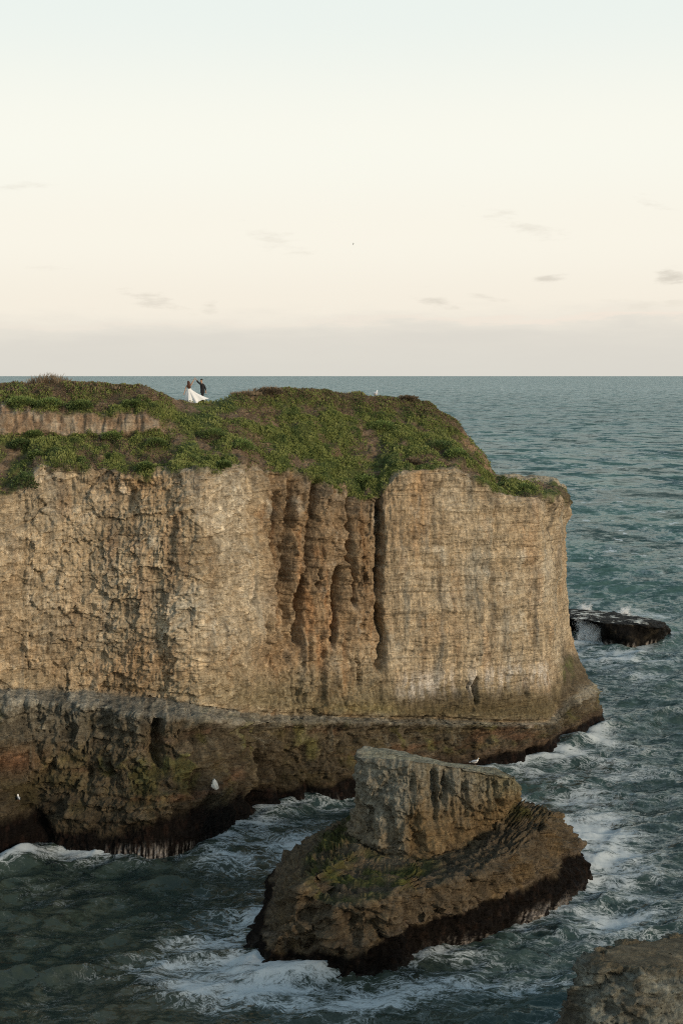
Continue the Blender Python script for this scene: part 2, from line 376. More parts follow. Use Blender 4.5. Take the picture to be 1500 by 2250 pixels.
simple(530, 1825, 1750, 1668, 1582, 1564, 1020, 975, 915, 866, 106)
simple(575, 1792, 1740, 1660, 1582, 1568, 1036, 980, 915, 858, 108)
simple(640, 1773, 1738, 1658, 1583, 1572, 1042, 985, 915, 858, 110, face=(.5, 1.0, 1.4, 2.0))
simple(700, 1762, 1730, 1652, 1583, 1575, 1050, 985, 912, 861, 112, face=(.7, 1.4, 1.9, 2.4))
simple(745, 1756, 1716, 1648, 1584, 1577, 1080, 1000, 918, 865, 113.5, face=(.8, 1.5, 2.0, 2.6))
simple(790, 1748, 1710, 1648, 1585, 1578, 1098, 1005, 925, 868, 114.5, face=(.8, 1.5, 2.0, 2.6))
simple(835, 1738, 1703, 1645, 1586, 1580, 1088, 1000, 928, 874, 115.5, face=(.6, 1.1, 1.4, 1.8))
simple(870, 1731, 1697, 1644, 1587, 1582, 1045, 990, 930, 880, 116.5, face=(.5, .8, 1.0, 1.3))
simple(940, 1718, 1688, 1640, 1588, 1584, 1032, 990, 938, 887, 117.5, face=(.3, .5, .7, 1.0))
simple(1000, 1708, 1678, 1636, 1590, 1586, 1030, 996, 962, 926, 118, face=(.3, .5, .7, 1.0))
simple(1050, 1701, 1670, 1632, 1591, 1588, 1052, 1030, 1010, 985, 118, face=(.3, .5, .7, 1.0))
simple(1090, 1695, 1663, 1628, 1592, 1589, 1082, 1072, 1060, 1042, 117.5, x_up=1085, face=(.3, .5, .7, 1.0))
simple(1140, 1686, 1652, 1622, 1593, 1590, 1092, 1080, 1066, 1046, 118, x_up=1132, face=(.3, .5, .7, 1.0), Q=(9, 133, 14))
simple(1190, 1676, 1635, 1612, 1592, 1589, 1090, 1078, 1064, 1046, 118.5, x_up=1182, face=(.3, .5, .7, 1.0), Q=(10, 132, 14))
hcol((1222, 1664), (1219, 1618), (1216, 1604), (1212, 1590), (1210, 1586), (1206, 1490), (1210, 1340), (1214, 1190), (1214, 1092), (1214, 1078), (1214, 1064), (1213, 1047), 119, face=(.4, .6, .8, 1.0), Q=(11, 131, 14))
hcol((1238, 1640), (1236, 1610), (1232, 1596), (1227, 1582), (1224, 1572), (1216, 1470), (1222, 1330), (1228, 1190), (1231, 1095), (1231, 1082), (1229, 1068), (1225, 1053), 119.5, setback=(.4, .8, 1.4), horiz=False, face=(.6, 1.0, 1.2, 1.4), Q=(12, 131, 14))
hcol((1290, 1621), (1284, 1592), (1278, 1570), (1268, 1545), (1260, 1525), (1236, 1440), (1236, 1320), (1238, 1190), (1243, 1105), (1242, 1090), (1239, 1076), (1233, 1062), 120, setback=(.4, .9, 1.5), horiz=False, face=(.8, 1.2, 1.5, 1.7), Q=(12, 130.5, 14))
hcol((1333, 1590), (1328, 1566), (1318, 1545), (1308, 1520), (1298, 1500), (1262, 1425), (1244, 1320), (1240, 1200), (1249, 1118), (1246, 1098), (1243, 1085), (1237, 1070), 121, setback=(.2, .4, .8), horiz=False, face=(.3, .6, .8, 1.0), Q=(12, 130, 14))
base_end = [np.array(p) for p in HC[-1]]
for (dx, dy) in ((-1.5, 4.5), (-6, 10), (-16, 15)):
    cl = []
    for k, p in zip(LV, base_end):
        r = p + np.array([dx, dy, 0.0])
        if k in ('S1', 'S2', 'R'): r = p + np.array([dx * .8, dy * .7, .1])
        if k == 'R1': r = p + np.array([dx * .5, dy * .4, 0])
        if k in ('Q', 'D'): r = p + np.array([dx * .6, dy * .5, 0])
        cl.append(r)
    HC.append(cl)
ctrl = np.array(HC).transpose(1, 0, 2)                       # level, column
pxc, pyc = to_px(ctrl)
ncols = ctrl.shape[1]
su = []
for i in range(ncols - 1):
    wpx = np.median(np.abs(pxc[2:11, i + 1] - pxc[2:11, i])) * .55
    wm = np.linalg.norm(ctrl[6, i + 1] - ctrl[6, i]) * 6.5
    off = pxc[6, i + 1] < -40
    su.append(int(max(6, min(wpx if off else max(wpx, min(wm, 1.3 * wpx + 22)), 160) * (.25 if off else 1))) if i < ncols - 4 else 14)
sv = []
for j in range(len(LV) - 1):
    hpx = np.median(np.abs(pyc[j + 1, 4:24] - pyc[j, 4:24])) * .58
    sv.append(int(max(8, min(hpx, 140))))
sv[0] = 8; sv[LV.index('K') - 1] = 22; sv[LV.index('S1') - 1] = 40; sv[-1] = 8; sv[-2] = 14; sv[-3] = 14
G, V, U = loft(ctrl, su, sv, False, 10, 2)
PX, PYX = to_px(G)
N = grid_normals(G, False)
if N[N.shape[0] // 2, N.shape[1] // 2, 1] > 0: N = -N; FLIP = True
else: FLIP = False
lW, lM, lB, lL, lK, lT, lS1, lS2, lR = (LV.index(k) for k in ('W', 'M', 'B', 'L', 'K', 'T', 'S1', 'S2', 'R'))
X, Y, Z = G[..., 0], G[..., 1], G[..., 2]
S = np.concatenate([[0], np.cumsum(np.linalg.norm(np.diff(G[len(G) // 2], axis=0), axis=1))])[None, :] + 0 * X     # metres along the cliff
wob = fbm(X * .35, Y * .35, Z * .35, 4, seed=1)
Tn = V + wob * .35 + fbm(S * .9, Z * .9, 0, 3, seed=31) * .22       # ragged rock/turf border
veg = sstep(lT - .10, lT + .12, Tn)
rockm = 1 - veg
benchm = sstep(lK + .25, lK - .1, V)
face = rockm * (1 - benchm)
flute_zone = sstep(560, 600, PX) * sstep(860, 820, PX)
smooth_zone = sstep(840, 880, PX) * sstep(1260, 1215, PX)
left_zone = sstep(620, 520, PX)
# --- displacement along the outward normal
D = fbm(X * .11, Y * .11, Z * .11, 3, seed=2) * .9 * rockm
Sw = S + 1.1 * fbm(S * .25, Z * .22, 2, 4, .6, seed=5) + .25 * fbm(S * 1.2, Z * 1.1, 2, 3, .6, seed=7)
D += fbm(Sw * .42, Z * .07, 0, 3, seed=4) * (.40 * left_zone + .35 * smooth_zone + 1.0 * flute_zone) * face
D += (fbm(Sw * .62, Z * .06, 3, 3, ridge=True, seed=6) - .2) * .72 * flute_zone * face
rough = fbm(X * 1.1, Y * 1.1, Z * 1.0, 4, .55, seed=8)
chunk = fbm(S * 1.0, Z * 1.5, 1.3, 3, .55, seed=10, ridge=True)
wx, wz = wob * .6 + rough * .25, fbm(X * .8, Y * .8, Z * .8, 3, seed=9) * .5
fa, ca = facets((S + wx) * .40, (Z + wz) * .55, 1); fb, cb = facets((S + wx * 1.3) * 1.25, (Z + wz) * 1.5, 2); fc2, cc = facets((S + wx * .6) * 3.0, (Z + wz * .6) * 3.3, 3)
fac = fa * .24 + fb * .17 + fc2 * .10
D += fac * (1.0 * left_zone + .30 * smooth_zone + 1.0 * flute_zone) * face
D += rough * (.09 * left_zone + .10 * smooth_zone + .24 * flute_zone + .05) * face
D += chunk * (.10 * left_zone + .07 * smooth_zone + .14 * flute_zone) * face
scal = fbm(S * .33 + rough * .3, Z * .42 - S * .12, 7, 3, seed=60)
D += np.round(scal * 5) / 5 * .38 * left_zone * face
fine = fbm(X * 4.5, Y * 4.5, Z * 3.5, 3, .6, seed=12)
D += fine * .13 * rockm
D += np.minimum(0, fbm(S * .9, Z * 1.1, 5, 3, .6, seed=64, ridge=True) * -1 + .15) * -.0
D -= sstep(.25, .6, fbm(S * 1.3 + rough * .4, Z * .30, 9, 4, .6, seed=65)) * (.17 * left_zone + .9 * flute_zone + .22 * smooth_zone) * face
D -= sstep(.3, .6, fbm(S * .8 + rough * .3, Z * 1.6, 11, 4, .6, seed=67)) * .14 * left_zone * face
Zb = Z - S * (-.02) + .25 * fbm(X * .3, Y * .3, Z * .3, 2, seed=14)
bed = fbm(S * .12, Zb * 3.2, 0, 3, .6, seed=15) ; bed2 = fbm(S * .07, Zb * 1.1, 2, 2, seed=17)
D += (bed * .13 + np.round(bed2 * 4) / 4 * .22) * face * (1 + .6 * flute_zone) * (.55 + .5 * smooth_zone)
vert = fbm(S * 3.2, Z * .35, 0, 3, .55, seed=19)
D += vert * (.14 + .04 * smooth_zone) * face
D += fbm(S * 7.5, Z * .8, 0, 2, .55, seed=68) * .09 * face
# bench wall: worn flutes, ledges, notches
bw = benchm * sstep(lM - .1, lM + .3, V)
D += fbm(X * .5, Y * .5, Z * .6, 4, .55, seed=21) * .40 * bw
D += fbm(S * 1.3, Z * .25, 0, 3, .55, seed=23) * .45 * bw * sstep(lB - .6, lB + .6, V)
D += np.round(fbm(S * .1, Zb * .9, 5, 3, seed=25) * 4) / 4 * .60 * bw + rough * .28 * bw + chunk * .20 * bw + (fa * .30 + fb * .28 + fc2 * .14) * bw
D -= sstep(.2, .55, fbm(S * .6 + rough * .4, Z * .8, 13, 4, .6, seed=69)) * .5 * bw
mus = sstep(lM + .25, lM - .15, V + fbm(S * .8, Z * .6, 0, 3, seed=27) * .42) * sstep(lW - .8, lW - .4, V)
D += mus * (fbm(X * 2.6, Y * 2.6, Z * 2.2, 3, .6, seed=29) * .22 - .10)
def crack(pts, wd, dep, soft=18):
    global D
    ys = np.array([p[1] for p in pts], float); xs = np.array([p[0] for p in pts], float)
    xc = np.interp(PYX, ys, xs) + wob * 14 + 9 * fbm(PYX * .02 + xs[0], PYX * 0, 0, 4, .6, seed=3)
    wn = sstep(ys[0] - soft, ys[0] + soft, PYX) * sstep(ys[-1] + soft, ys[-1] - soft, PYX)
    wn = wn * np.clip(.75 + 1.1 * fbm(PYX * .018 + xs[0], PYX * 0 + .5, 0, 3, seed=77), .12, 1.35)
    D -= 1.35 * dep * np.exp(-np.abs((PX - xc) / wd) ** 1.5) * wn * (V < lT + .3)
for c in [([(828, 1092), (838, 1200), (832, 1330), (842, 1400), (838, 1470)], 6, 1.9), ([(606, 1090), (602, 1250), (612, 1380), (604, 1470)], 5, 1.6),
          ([(770, 1090), (765, 1180), (775, 1330)], 5, 1.5), ([(742, 1250), (735, 1420)], 6, 1.5), ([(690, 1060), (676, 1240), (655, 1420)], 7, 1.3), ([(640, 1060), (636, 1250), (640, 1440)], 5, 1.1),
          ([(556, 1090), (548, 1200)], 9, .5), ([(290, 1075), (284, 1120)], 9, .7), ([(1212, 1110), (1206, 1240)], 8, .7), ([(1085, 1080), (1080, 1190)], 7, .3), ([(955, 1050), (950, 1200)], 7, .25),
          ([(342, 1570), (340, 1650), (352, 1690)], 12, 1.3), ([(405, 1580), (403, 1640)], 11, .9), ([(445, 1590), (443, 1640)], 9, .8), ([(580, 1578), (586, 1700), (582, 1770)], 17, 1.8), ([(630, 1620), (634, 1760)], 12, 1.3),
          ([(676, 1640), (688, 1755)], 12, 1.0), ([(1046, 1488), (1052, 1552)], 4, .7, 8), ([(1030, 1500), (1034, 1530)], 4, .6, 6), ([(1160, 1492), (1166, 1530)], 4, .45, 6), ([(1108, 1480), (1112, 1520)], 4, .5, 6), ([(245, 1680), (250, 1715)], 10, .9), ([(192, 1690), (195, 1730)], 8, .7),
          ([(425, 1690), (422, 1745)], 7, .7), ([(92, 1790), (100, 1850)], 10, .5), ([(820, 1600), (815, 1680)], 9, .6), ([(900, 1600), (905, 1690)], 9, .5), ([(1170, 1630), (1172, 1680)], 12, .9)]:
    crack(*c)
# overhanging edge at the turf line, undercut seam above the bench on the right
D += .45 * np.exp(-((V - (lT - .18)) / .12) ** 2) * (fbm(S * .7, 0 * S, 0, 2, seed=33) + .3) * (PX < 1250)
D -= .55 * np.exp(-((V - (lK + .02)) / .05) ** 2) * sstep(500, 760, PX) * sstep(1235, 1190, PX)
D += .45 * np.exp(-((V - (lL - .06)) / .13) ** 2) * (.7 + fbm(S * .9, Z * 0, 0, 3, seed=36)) * sstep(1215, 1150, PX)
D -= .35 * np.exp(-((V - (lL - .38)) / .14) ** 2) * (.8 + fbm(S * .5, Z * 0, 1, 3, seed=36)) * sstep(1215, 1150, PX)
# turf: cushions
clump = fbm(X * .50, Y * .42, Z * .30, 4, .55, seed=34)
cush = np.abs(fbm(X * .55, Y * .55, Z * .55, 3, .5, seed=35)) + .35 * sstep(-.1, .3, clump)
cush2 = fbm(X * 1.5, Y * 1.5, Z * 1.5, 3, .55, seed=37)
scn = fbm(S * .5, Z * .2, 3, 3, seed=38)
scarp = sstep(lS1 - .05, lS1 + .2, V + wob * .5 + scn * .55 - .25 * sstep(200, 380, PX)) * sstep(lS2 + .15, lS2 - .15, V + wob * .4 + scn * .4) * sstep(395, 330, PX + wob * 60)
D += veg * (1 - scarp) * ((cush - .2) * .8 + cush2 * .16) * sstep(lR + 1.2, lR, V) * (1 - .55 * sstep(lR - .7, lR, V))
D += scarp * (fbm(S * 1.5, Z * .3, 0, 3, seed=39) * .5 + rough * .2)
stand = np.exp(-(((X + 10.4) / 3.3) ** 2 + ((Y - 104.4) / 4.5) ** 4))
D *= 1 - .85 * np.clip(stand, 0, 1)
Nh = N.copy(); Nh[..., 2] *= np.where(rockm > .5, .35, 1.0)
G2 = G + Nh * D[..., None]
X, Y, Z = G2[..., 0], G2[..., 1], G2[..., 2]
# --- local colours
col = np.zeros(G.shape) + np.array((.46, .365, .24))
big = fbm(X * .16, Y * .16, Z * .22, 4, .55, seed=41)
col = mixc(col, (.56, .49, .37), sstep(.0, .45, big) * .7)
col = mixc(col, (.33, .215, .115), sstep(.08, .5, -big) * .7)
stain = fbm(S * .8, Z * .10, 0, 4, .6, seed=43)
col = mixc(col, (.27, .15, .07), sstep(.1, .5, stain) * (.25 + .6 * flute_zone))
col = mixc(col, (.25, .24, .20), sstep(.05, .45, -stain) * (.5 + .3 * smooth_zone))
st2 = fbm(S * 2.2, Z * .14, 0, 3, .6, seed=45)
col = mixc(col, (.20, .165, .12), sstep(.15, .5, st2) * .45)
col = mixc(col, (.24, .145, .07), flute_zone * .62 * sstep(1480, 1300, PYX))
col = mixc(col, (.44, .37, .26), np.clip(bed, 0, 1) * .5 * smooth_zone)
col = mixc(col, (.42, .24, .10), sstep(1215, 1240, PX) * sstep(1330, 1150, PYX) * sstep(-.1, .3, big) * .6)
col = mixc(col, (.42, .24, .10), np.exp(-((PX - 925) / 22) ** 2) * sstep(1250, 1080, PYX) * .5)
col = mixc(col, (.42, .25, .11), np.exp(-((PX - 300) / 90) ** 2 - ((PYX - 1060) / 40) ** 2) * .6)
under_turf = sstep(lT - .55, lT - .05, V + .5 * fbm(S * 1.5, Z * .1, 0, 3, seed=46)) * sstep(-.25, .2, fbm(S * 1.1, Z * .12, 3, 3, seed=44))  # darker streaky band just below the turf line
col = mixc(col, (.20, .165, .12), under_turf * (.35 + .35 * sstep(1030, 1080, PX) + .3 * flute_zone))
st3 = fbm(S * 1.3, Z * .09, 5, 4, .6, seed=48)
col = mixc(col, (.115, .085, .055), sstep(.06, .36, st3) * (.22 + .6 * flute_zone + .28 * smooth_zone))
col = mixc(col, (.42, .21, .085), sstep(.14, .42, fbm(S * .7, Z * .16, 8, 4, .6, seed=52)) * (.22 + .26 * flute_zone))
col = mixc(col, (.60, .555, .45), sstep(.2, .5, fbm(S * .5, Z * .3, 9, 4, .6, seed=54)) * .5)
gu = fbm(S * 1.6, Z * .35, 3, 3, .6, seed=47)
guano = sstep(850, 900, PX) * sstep(1225, 1195, PX) * np.exp(-((PYX - (1510 - (PX - 860) * .09)) / 26) ** 2) * sstep(-.25, .25, gu)
low = sstep(1400, 1500, PYX) * (1 - benchm)
col = mixc(col, (.20, .165, .095), sstep(1420 + 60 * smooth_zone, 1545, PYX + big * 60) * (1 - benchm) * (.35 + .5 * sstep(380, 560, PX)))
col = mixc(col, (.20, .17, .05), np.exp(-((PYX - 1562) / 18) ** 2) * sstep(560, 900, PX) * .5 * (1 - benchm))
tide = sstep(1498, 1535, PYX + big * 30 + gu * 22) * sstep(820, 900, PX) * (1 - benchm)
col = mixc(col, (.125, .097, .055), tide * .85)
toe = sstep(1228, 1244, PX + rough * 8) * sstep(1400, 1450, PYX + big * 40) * (1 - .0 * benchm)
col = mixc(col, (.095, .075, .048), toe * .9)
col = mixc(col, (.62, .57, .50), guano * .85)
col = col * (1 + (.34 * (ca - .5) + .26 * (cb - .5) + .2 * (cc - .5)) * (left_zone + .5 * flute_zone + .35 * smooth_zone))[..., None]
# bench
bcol = np.zeros(G.shape) + np.array((.175, .140, .088))
bb = fbm(X * .3, Y * .3, Z * .45, 4, .55, seed=49)
bcol = mixc(bcol, (.10, .078, .048), sstep(.0, .4, bb) * .8)
bcol = mixc(bcol, (.15, .125, .05), sstep(.0, .4, -bb) * .6)
bcol = mixc(bcol, (.24, .12, .065), np.clip(sstep(.15, .5, fbm(S * .2, Zb * .8, 0, 3, seed=51)) * .55 + np.exp(-((PX - 20) / 80) ** 2 - ((PYX - 1672) / 28) ** 2) * .7, 0, 1))
bcol = mixc(bcol, (.34, .31, .235), sstep(lB + .25, lB + .95, V) * sstep(-.35, .25, stain + .35 * sstep(260, 60, PX)) * (.75 * sstep(420, 150, PX) + .30))
bcol = mixc(bcol, (.33, .30, .22), sstep(.2, .5, fbm(S * 1.8, Z * .15, 4, 3, seed=53)) * .6 * sstep(lB - .3, lB + .3, V))
bcol = mixc(bcol, (.20, .20, .055), sstep(.12, .4, fbm(X * .5, Y * .5, Z * .3, 3, seed=55)) * .55 * sstep(lM, lB, V))
bcol = mixc(bcol, (.22, .15, .10), sstep(lB - .2, lM + .3, V) * sstep(700, 900, PX) * .6)
bcol = mixc(bcol, (.44, .41, .33), sstep(lL - .22, lL + .05, V + wob * .2) * (.55 + .3 * sstep(500, 200, PX)))
bcol = bcol * (1 - .30 * sstep(lB + .3, lM + .2, V))[..., None]
bcol = bcol * (.60 * (1 + .5 * (ca - .5) + .45 * (cb - .5)))[..., None]
col = mixc(col, bcol, sstep(lK + .12, lK - .12, V + wob * .15))
col = mixc(col, (.10, .135, .03), np.exp(-((PX - 1250) / 12) ** 2 - ((PYX - 1470) / 24) ** 2) * sstep(-.2, .3, rough) * .8)
mcol = mixc(np.zeros(G.shape) + np.array((.004, .003, .003)), (.016, .009, .007), sstep(0, .4, fbm(X * 2, Y * 2, Z * 1.2, 3, seed=57)))
col = mixc(col, mcol, mus * .96)
drain = sstep(.7 + .6 * np.exp(-((PX - 350) / 110) ** 2), .15, Z) * sstep(-.2, .25, fbm(S * 8.0, Z * .9, 0, 4, .65, seed=59) + .25 * np.exp(-((PX - 340) / 110) ** 2) - .30)
drain *= np.clip(np.exp(-((PX - 350) / 130) ** 2) + .25, 0, 1)
col = mixc(col, (.62, .56, .50), drain * (V < lM + .5) * .62)
# soil and turf ground
soil = mixc(np.zeros(G.shape) + np.array((.150, .108, .070)), (.23, .160, .100), sstep(-.2, .4, rough))
grn = mixc(np.zeros(G.shape) + np.array((.085, .105, .032)), (.120, .095, .055), sstep(-.05, .35, fbm(X * .35, Y * .35, Z * .35, 3, seed=61)))
gm = sstep(-.22, .06, clump)
tcol = mixc(soil, grn, gm)
tcol = mixc(tcol, mixc(np.zeros(G.shape) + np.array((.30, .205, .13)), (.40, .33, .24), sstep(-.2, .4, rough)), scarp * .95)
bluff = sstep(1005, 1020, PX) * sstep(1090, 1075, PX) * sstep(lS2 - .2, lS2 + .2, V)
tcol = mixc(tcol, (.24, .165, .10), bluff)
tcol = mixc(tcol, (.36, .31, .22), sstep(1085, 1110, PX) * sstep(lS2, lS2 + .5, V))
col = mixc(col, tcol, veg)
col = np.clip(col * (1 + .10 * fine[..., None]), .004, .8)
wet = np.clip(mus + .35 * benchm, 0, 1) * rockm
fc = grid_faces(*G.shape[:2], False)
if FLIP: fc = fc[:, ::-1]
cliff = mesh_from('headland_cliff', G2.reshape(-1, 3), fc, ROCK, col=col, attrs={'wet': wet})
tag(cliff, 'tall tan sandstone sea cliff of a turf-topped headland above the cove', kind='structure')
HL = dict(P=G2, N=N, V=V, px=None, veg=veg, scarp=scarp, bluff=bluff)
HL['px'], HL['py'] = to_px(G2)
def surf_at(x, y, lo=None, hi=None, hl=HL):
    """world point of the headland surface seen at photo pixel (x, y) (nearest mesh vertex)"""
    d = (hl['px'] - x) ** 2 + (hl['py'] - y) ** 2
    if lo is not None: d = np.where((hl['V'] >= lo) & (hl['V'] <= hi), d, 1e9)
    d = np.where(np.isfinite(d), d, 1e9)
    i = np.unravel_index(np.argmin(d + hl['P'][..., 1] * .02), d.shape)
    return hl['P'][i].copy(), hl['N'][i].copy()

# ------------------------------------------------------------------ free-standing rocks (closed lofts)
def rock_object(name, ctrl, su, sv, bu, bv, seed, disp, colour, label, cat):
    G, V, U = loft(ctrl, su, sv, True, bu, bv)
    n = grid_normals(G, True)
    mid = len(G) // 2; cen = G[mid].mean(0)
    if ((G[mid] - cen) * n[mid]).sum() < 0: n = -n; flip = True
    else: flip = False
    D = disp(G, V, U, n)
    fade = sstep(len(sv), len(sv) - .6, V)
    nn = n.copy(); nn[..., 2] *= .5
    G2 = G + nn * (D * fade)[..., None]
    G2[..., 2] += (1 - fade) * 0
    cl, wet = colour(G2, V, U, n)
    f = grid_faces(*G.shape[:2], True)
    if flip: f = f[:, ::-1]
    o = mesh_from(name, G2.reshape(-1, 3), f, ROCK, col=np.clip(cl, .004, .8), attrs={'wet': wet})
    tag(o, label, cat)
    px, py = to_px(G2)
    return o, dict(P=G2, N=n, V=V, px=px, py=py)

def scol(W, M, mid, lip, foot, under, top, y=None):
    """one column of the sea stack: pixels, with depths set from the waterline"""
    y0 = dW(*W); pW = PZ(*W)
    yl, yf, yu, yt = y
    yl = min(yl, y0 + (.6 if 620 < W[0] < 1180 else 1.1))
    return [pW + np.array([0, 0, -3.0]), pW, PY(*M, y0 + .45), PY(*mid, y0 + .45 + .5 * (yl - y0 - .45)), PY(*lip, yl), PY(*foot, yf), PY(*under, yu), PY(*top, yt)]
ST = [scol((540, 2087), (566, 2050), (612, 1990), (653, 1930), (788, 1846), (786, 1760), (782, 1662), (74, 76.8, 77.2, 77.2)),
      scol((574, 2135), (596, 2092), (632, 2025), (668, 1938), (800, 1860), (790, 1765), (786, 1665), (73.3, 76.2, 76.6, 76.9)),
      scol((647, 2127), (660, 2096), (686, 2040), (696, 1978), (824, 1872), (812, 1775), (806, 1666), (71.9, 75.6, 76.1, 76.6)),
      scol((718, 2152), (728, 2106), (742, 2045), (738, 1992), (856, 1882), (845, 1785), (842, 1666), (71.0, 75.0, 75.7, 76.2)),
      scol((806, 2160), (800, 2088), (800, 2034), (808, 1985), (884, 1890), (880, 1790), (879, 1669), (70.4, 74.3, 75.2, 75.7)),
      scol((863, 2147), (863, 2056), (865, 2012), (868, 1965), (903, 1893), (896, 1792), (893, 1670), (70.9, 74.1, 75.0, 75.5)),
      scol((897, 2104), (906, 2036), (908, 2000), (915, 1957), (930, 1893), (922, 1790), (918, 1673), (71.9, 74.4, 75.1, 75.4)),
      scol((942, 2093), (960, 2020), (962, 1986), (974, 1942), (976, 1882), (966, 1784), (960, 1678), (73.1, 74.9, 75.2, 75.5)),
      scol((1033, 2076), (1040, 1996), (1042, 1965), (1046, 1920), (1030, 1860), (1015, 1772), (1010, 1685), (74.6, 75.8, 75.6, 75.7)),
      scol((1135, 2036), (1122, 1968), (1122, 1938), (1120, 1886), (1082, 1822), (1072, 1762), (1070, 1697), (76.6, 77.0, 76.0, 76.0)),
      scol((1237, 1997), (1202, 1924), (1196, 1892), (1180, 1842), (1112, 1785), (1116, 1748), (1120, 1706), (79.2, 78.0, 76.4, 76.3)),
      scol((1276, 1968), (1248, 1888), (1236, 1856), (1204, 1800), (1124, 1768), (1128, 1744), (1132, 1708), (81.0, 78.8, 77.0, 76.7)),
      scol((1294, 1929), (1282, 1872), (1252, 1836), (1218, 1788), (1130, 1764), (1131, 1742), (1134, 1704), (83.4, 80.0, 77.6, 77.2))]
def wcol(Wp, foot, top, zt):
    Wp = np.array(Wp, float); foot = np.array(foot, float); top = np.array(top, float)
    a = lambda t, z: np.array([*(Wp[:2] * (1 - t) + foot[:2] * t), z])
    return [np.array([*Wp[:2], -3.0]), np.array([*Wp[:2], 0]), a(.12, 1.1), a(.35, 2.0), a(.6, 2.8), a(1, 3.6), np.array([*(foot[:2] * .4 + top[:2] * .6), 5.6]), np.array([*top[:2], zt])]
ST += [wcol((13.6, 89), (9.2, 81), (8.6, 78.0), 7.2), wcol((9, 92), (6.5, 82), (5.8, 78.2), 7.5), wcol((2, 91), (3.2, 81.5), (3.0, 78.4), 8.1), wcol((-1.5, 85), (1.0, 79.5), (1.2, 78.2), 8.35), wcol((-4.3, 78), (.6, 78.2), (.85, 77.7), 8.3)]
ST = np.array(ST).transpose(1, 0, 2)
cen = ST[-1].mean(0); tops = ST[-1]
inner = tops * .45 + np.array(cen) * .55; inner[:, 2] = tops[:, 2] * .7 + cen[2] * .3 - .02
last = tops * .02 + cen * .98; last[:, 2] = cen[2] + .02
ST = np.concatenate([ST, inner[None], last[None]])
def st_disp(G, V, U, n):
    X, Y, Z = G[..., 0], G[..., 1], G[..., 2]
    ang = U * 1.9
    block = sstep(4.9, 5.4, V) * sstep(7.4, 7.0, V)
    D = fbm(X * .35, Y * .35, Z * .4, 3, seed=70) * .55 * sstep(7.3, 6.6, V)
    D += fbm(X * 1.3, Y * 1.3, Z * 1.3, 5, .6, seed=72) * .42 + (fbm(X * .9, Y * .9, Z * 1.1, 3, ridge=True, seed=73) - .3) * .30 * sstep(5.4, 4.8, V)
    D += fbm(X * 1.7 + Y, Z * .18, 0, 3, .55, seed=74) * .45 * block
    wq = fbm(X * .6, Y * .6, Z * .6, 3, seed=71) * .6; sx_ = X * .85 + Y * .55
    f1, _ = facets((sx_ + wq) * .6, (Z + Y * .6 * sstep(5, 4, V) + wq) * .9, 5); f2, _ = facets((sx_ + wq) * 1.8, (Z + Y * .6 * sstep(5, 4, V) + wq) * 2.2, 6)
    D += (f1 * .55 + f2 * .24) * sstep(2.0, 2.3, V) * (1 - .35 * block) * sstep(7.3, 7.0, V)
    D += fbm(X * .2, Z * 2.8, 0, 3, .6, seed=76) * .10 * (V > 3)
    D += np.round(fbm(X * .5, Y * .5, Z * 1.6, 3, seed=78) * 4) / 4 * .42 * sstep(2.0, 2.6, V) * sstep(5.4, 4.6, V) * 1.1
    D += fbm(X * 4.5, Y * 4.5, Z * 4, 3, .6, seed=80) * .13 + fbm(X * 5 + Y * 3, Z * .6, 0, 2, seed=81) * .10 * block
    px, py = to_px(G)
    for (x0, x1, ya, yb, wd, dp) in [(952, 958, 1690, 1770, 8, .8), (985, 975, 1685, 1765, 7, .6), (1020, 1015, 1700, 1760, 7, .5), (905, 915, 1800, 1870, 14, .6), (800, 806, 1780, 1840, 10, .7), (850, 862, 1780, 1860, 9, .5), (880, 905, 1980, 2040, 14, .5), (760, 780, 2000, 2080, 16, .5), (1090, 1092, 1720, 1770, 6, .4)]:
        t = np.clip((py - ya) / (yb - ya), 0, 1)
        D -= dp * np.exp(-((px - (x0 + (x1 - x0) * t)) / wd) ** 2) * sstep(ya - 12, ya + 10, py) * sstep(yb + 12, yb - 10, py) * (Y < 78)
    D *= 1 - .65 * sstep(6.5, 7.0, V); D -= .12 * sstep(6.6, 7.0, V)
    mus = sstep(2.25, 1.9, V + fbm(X * .9, Y * .9, Z * .5, 3, seed=82) * .5)
    D += mus * (fbm(X * 2.8, Y * 2.8, Z * 2.2, 3, .6, seed=84) * .22 - .05)
    return D
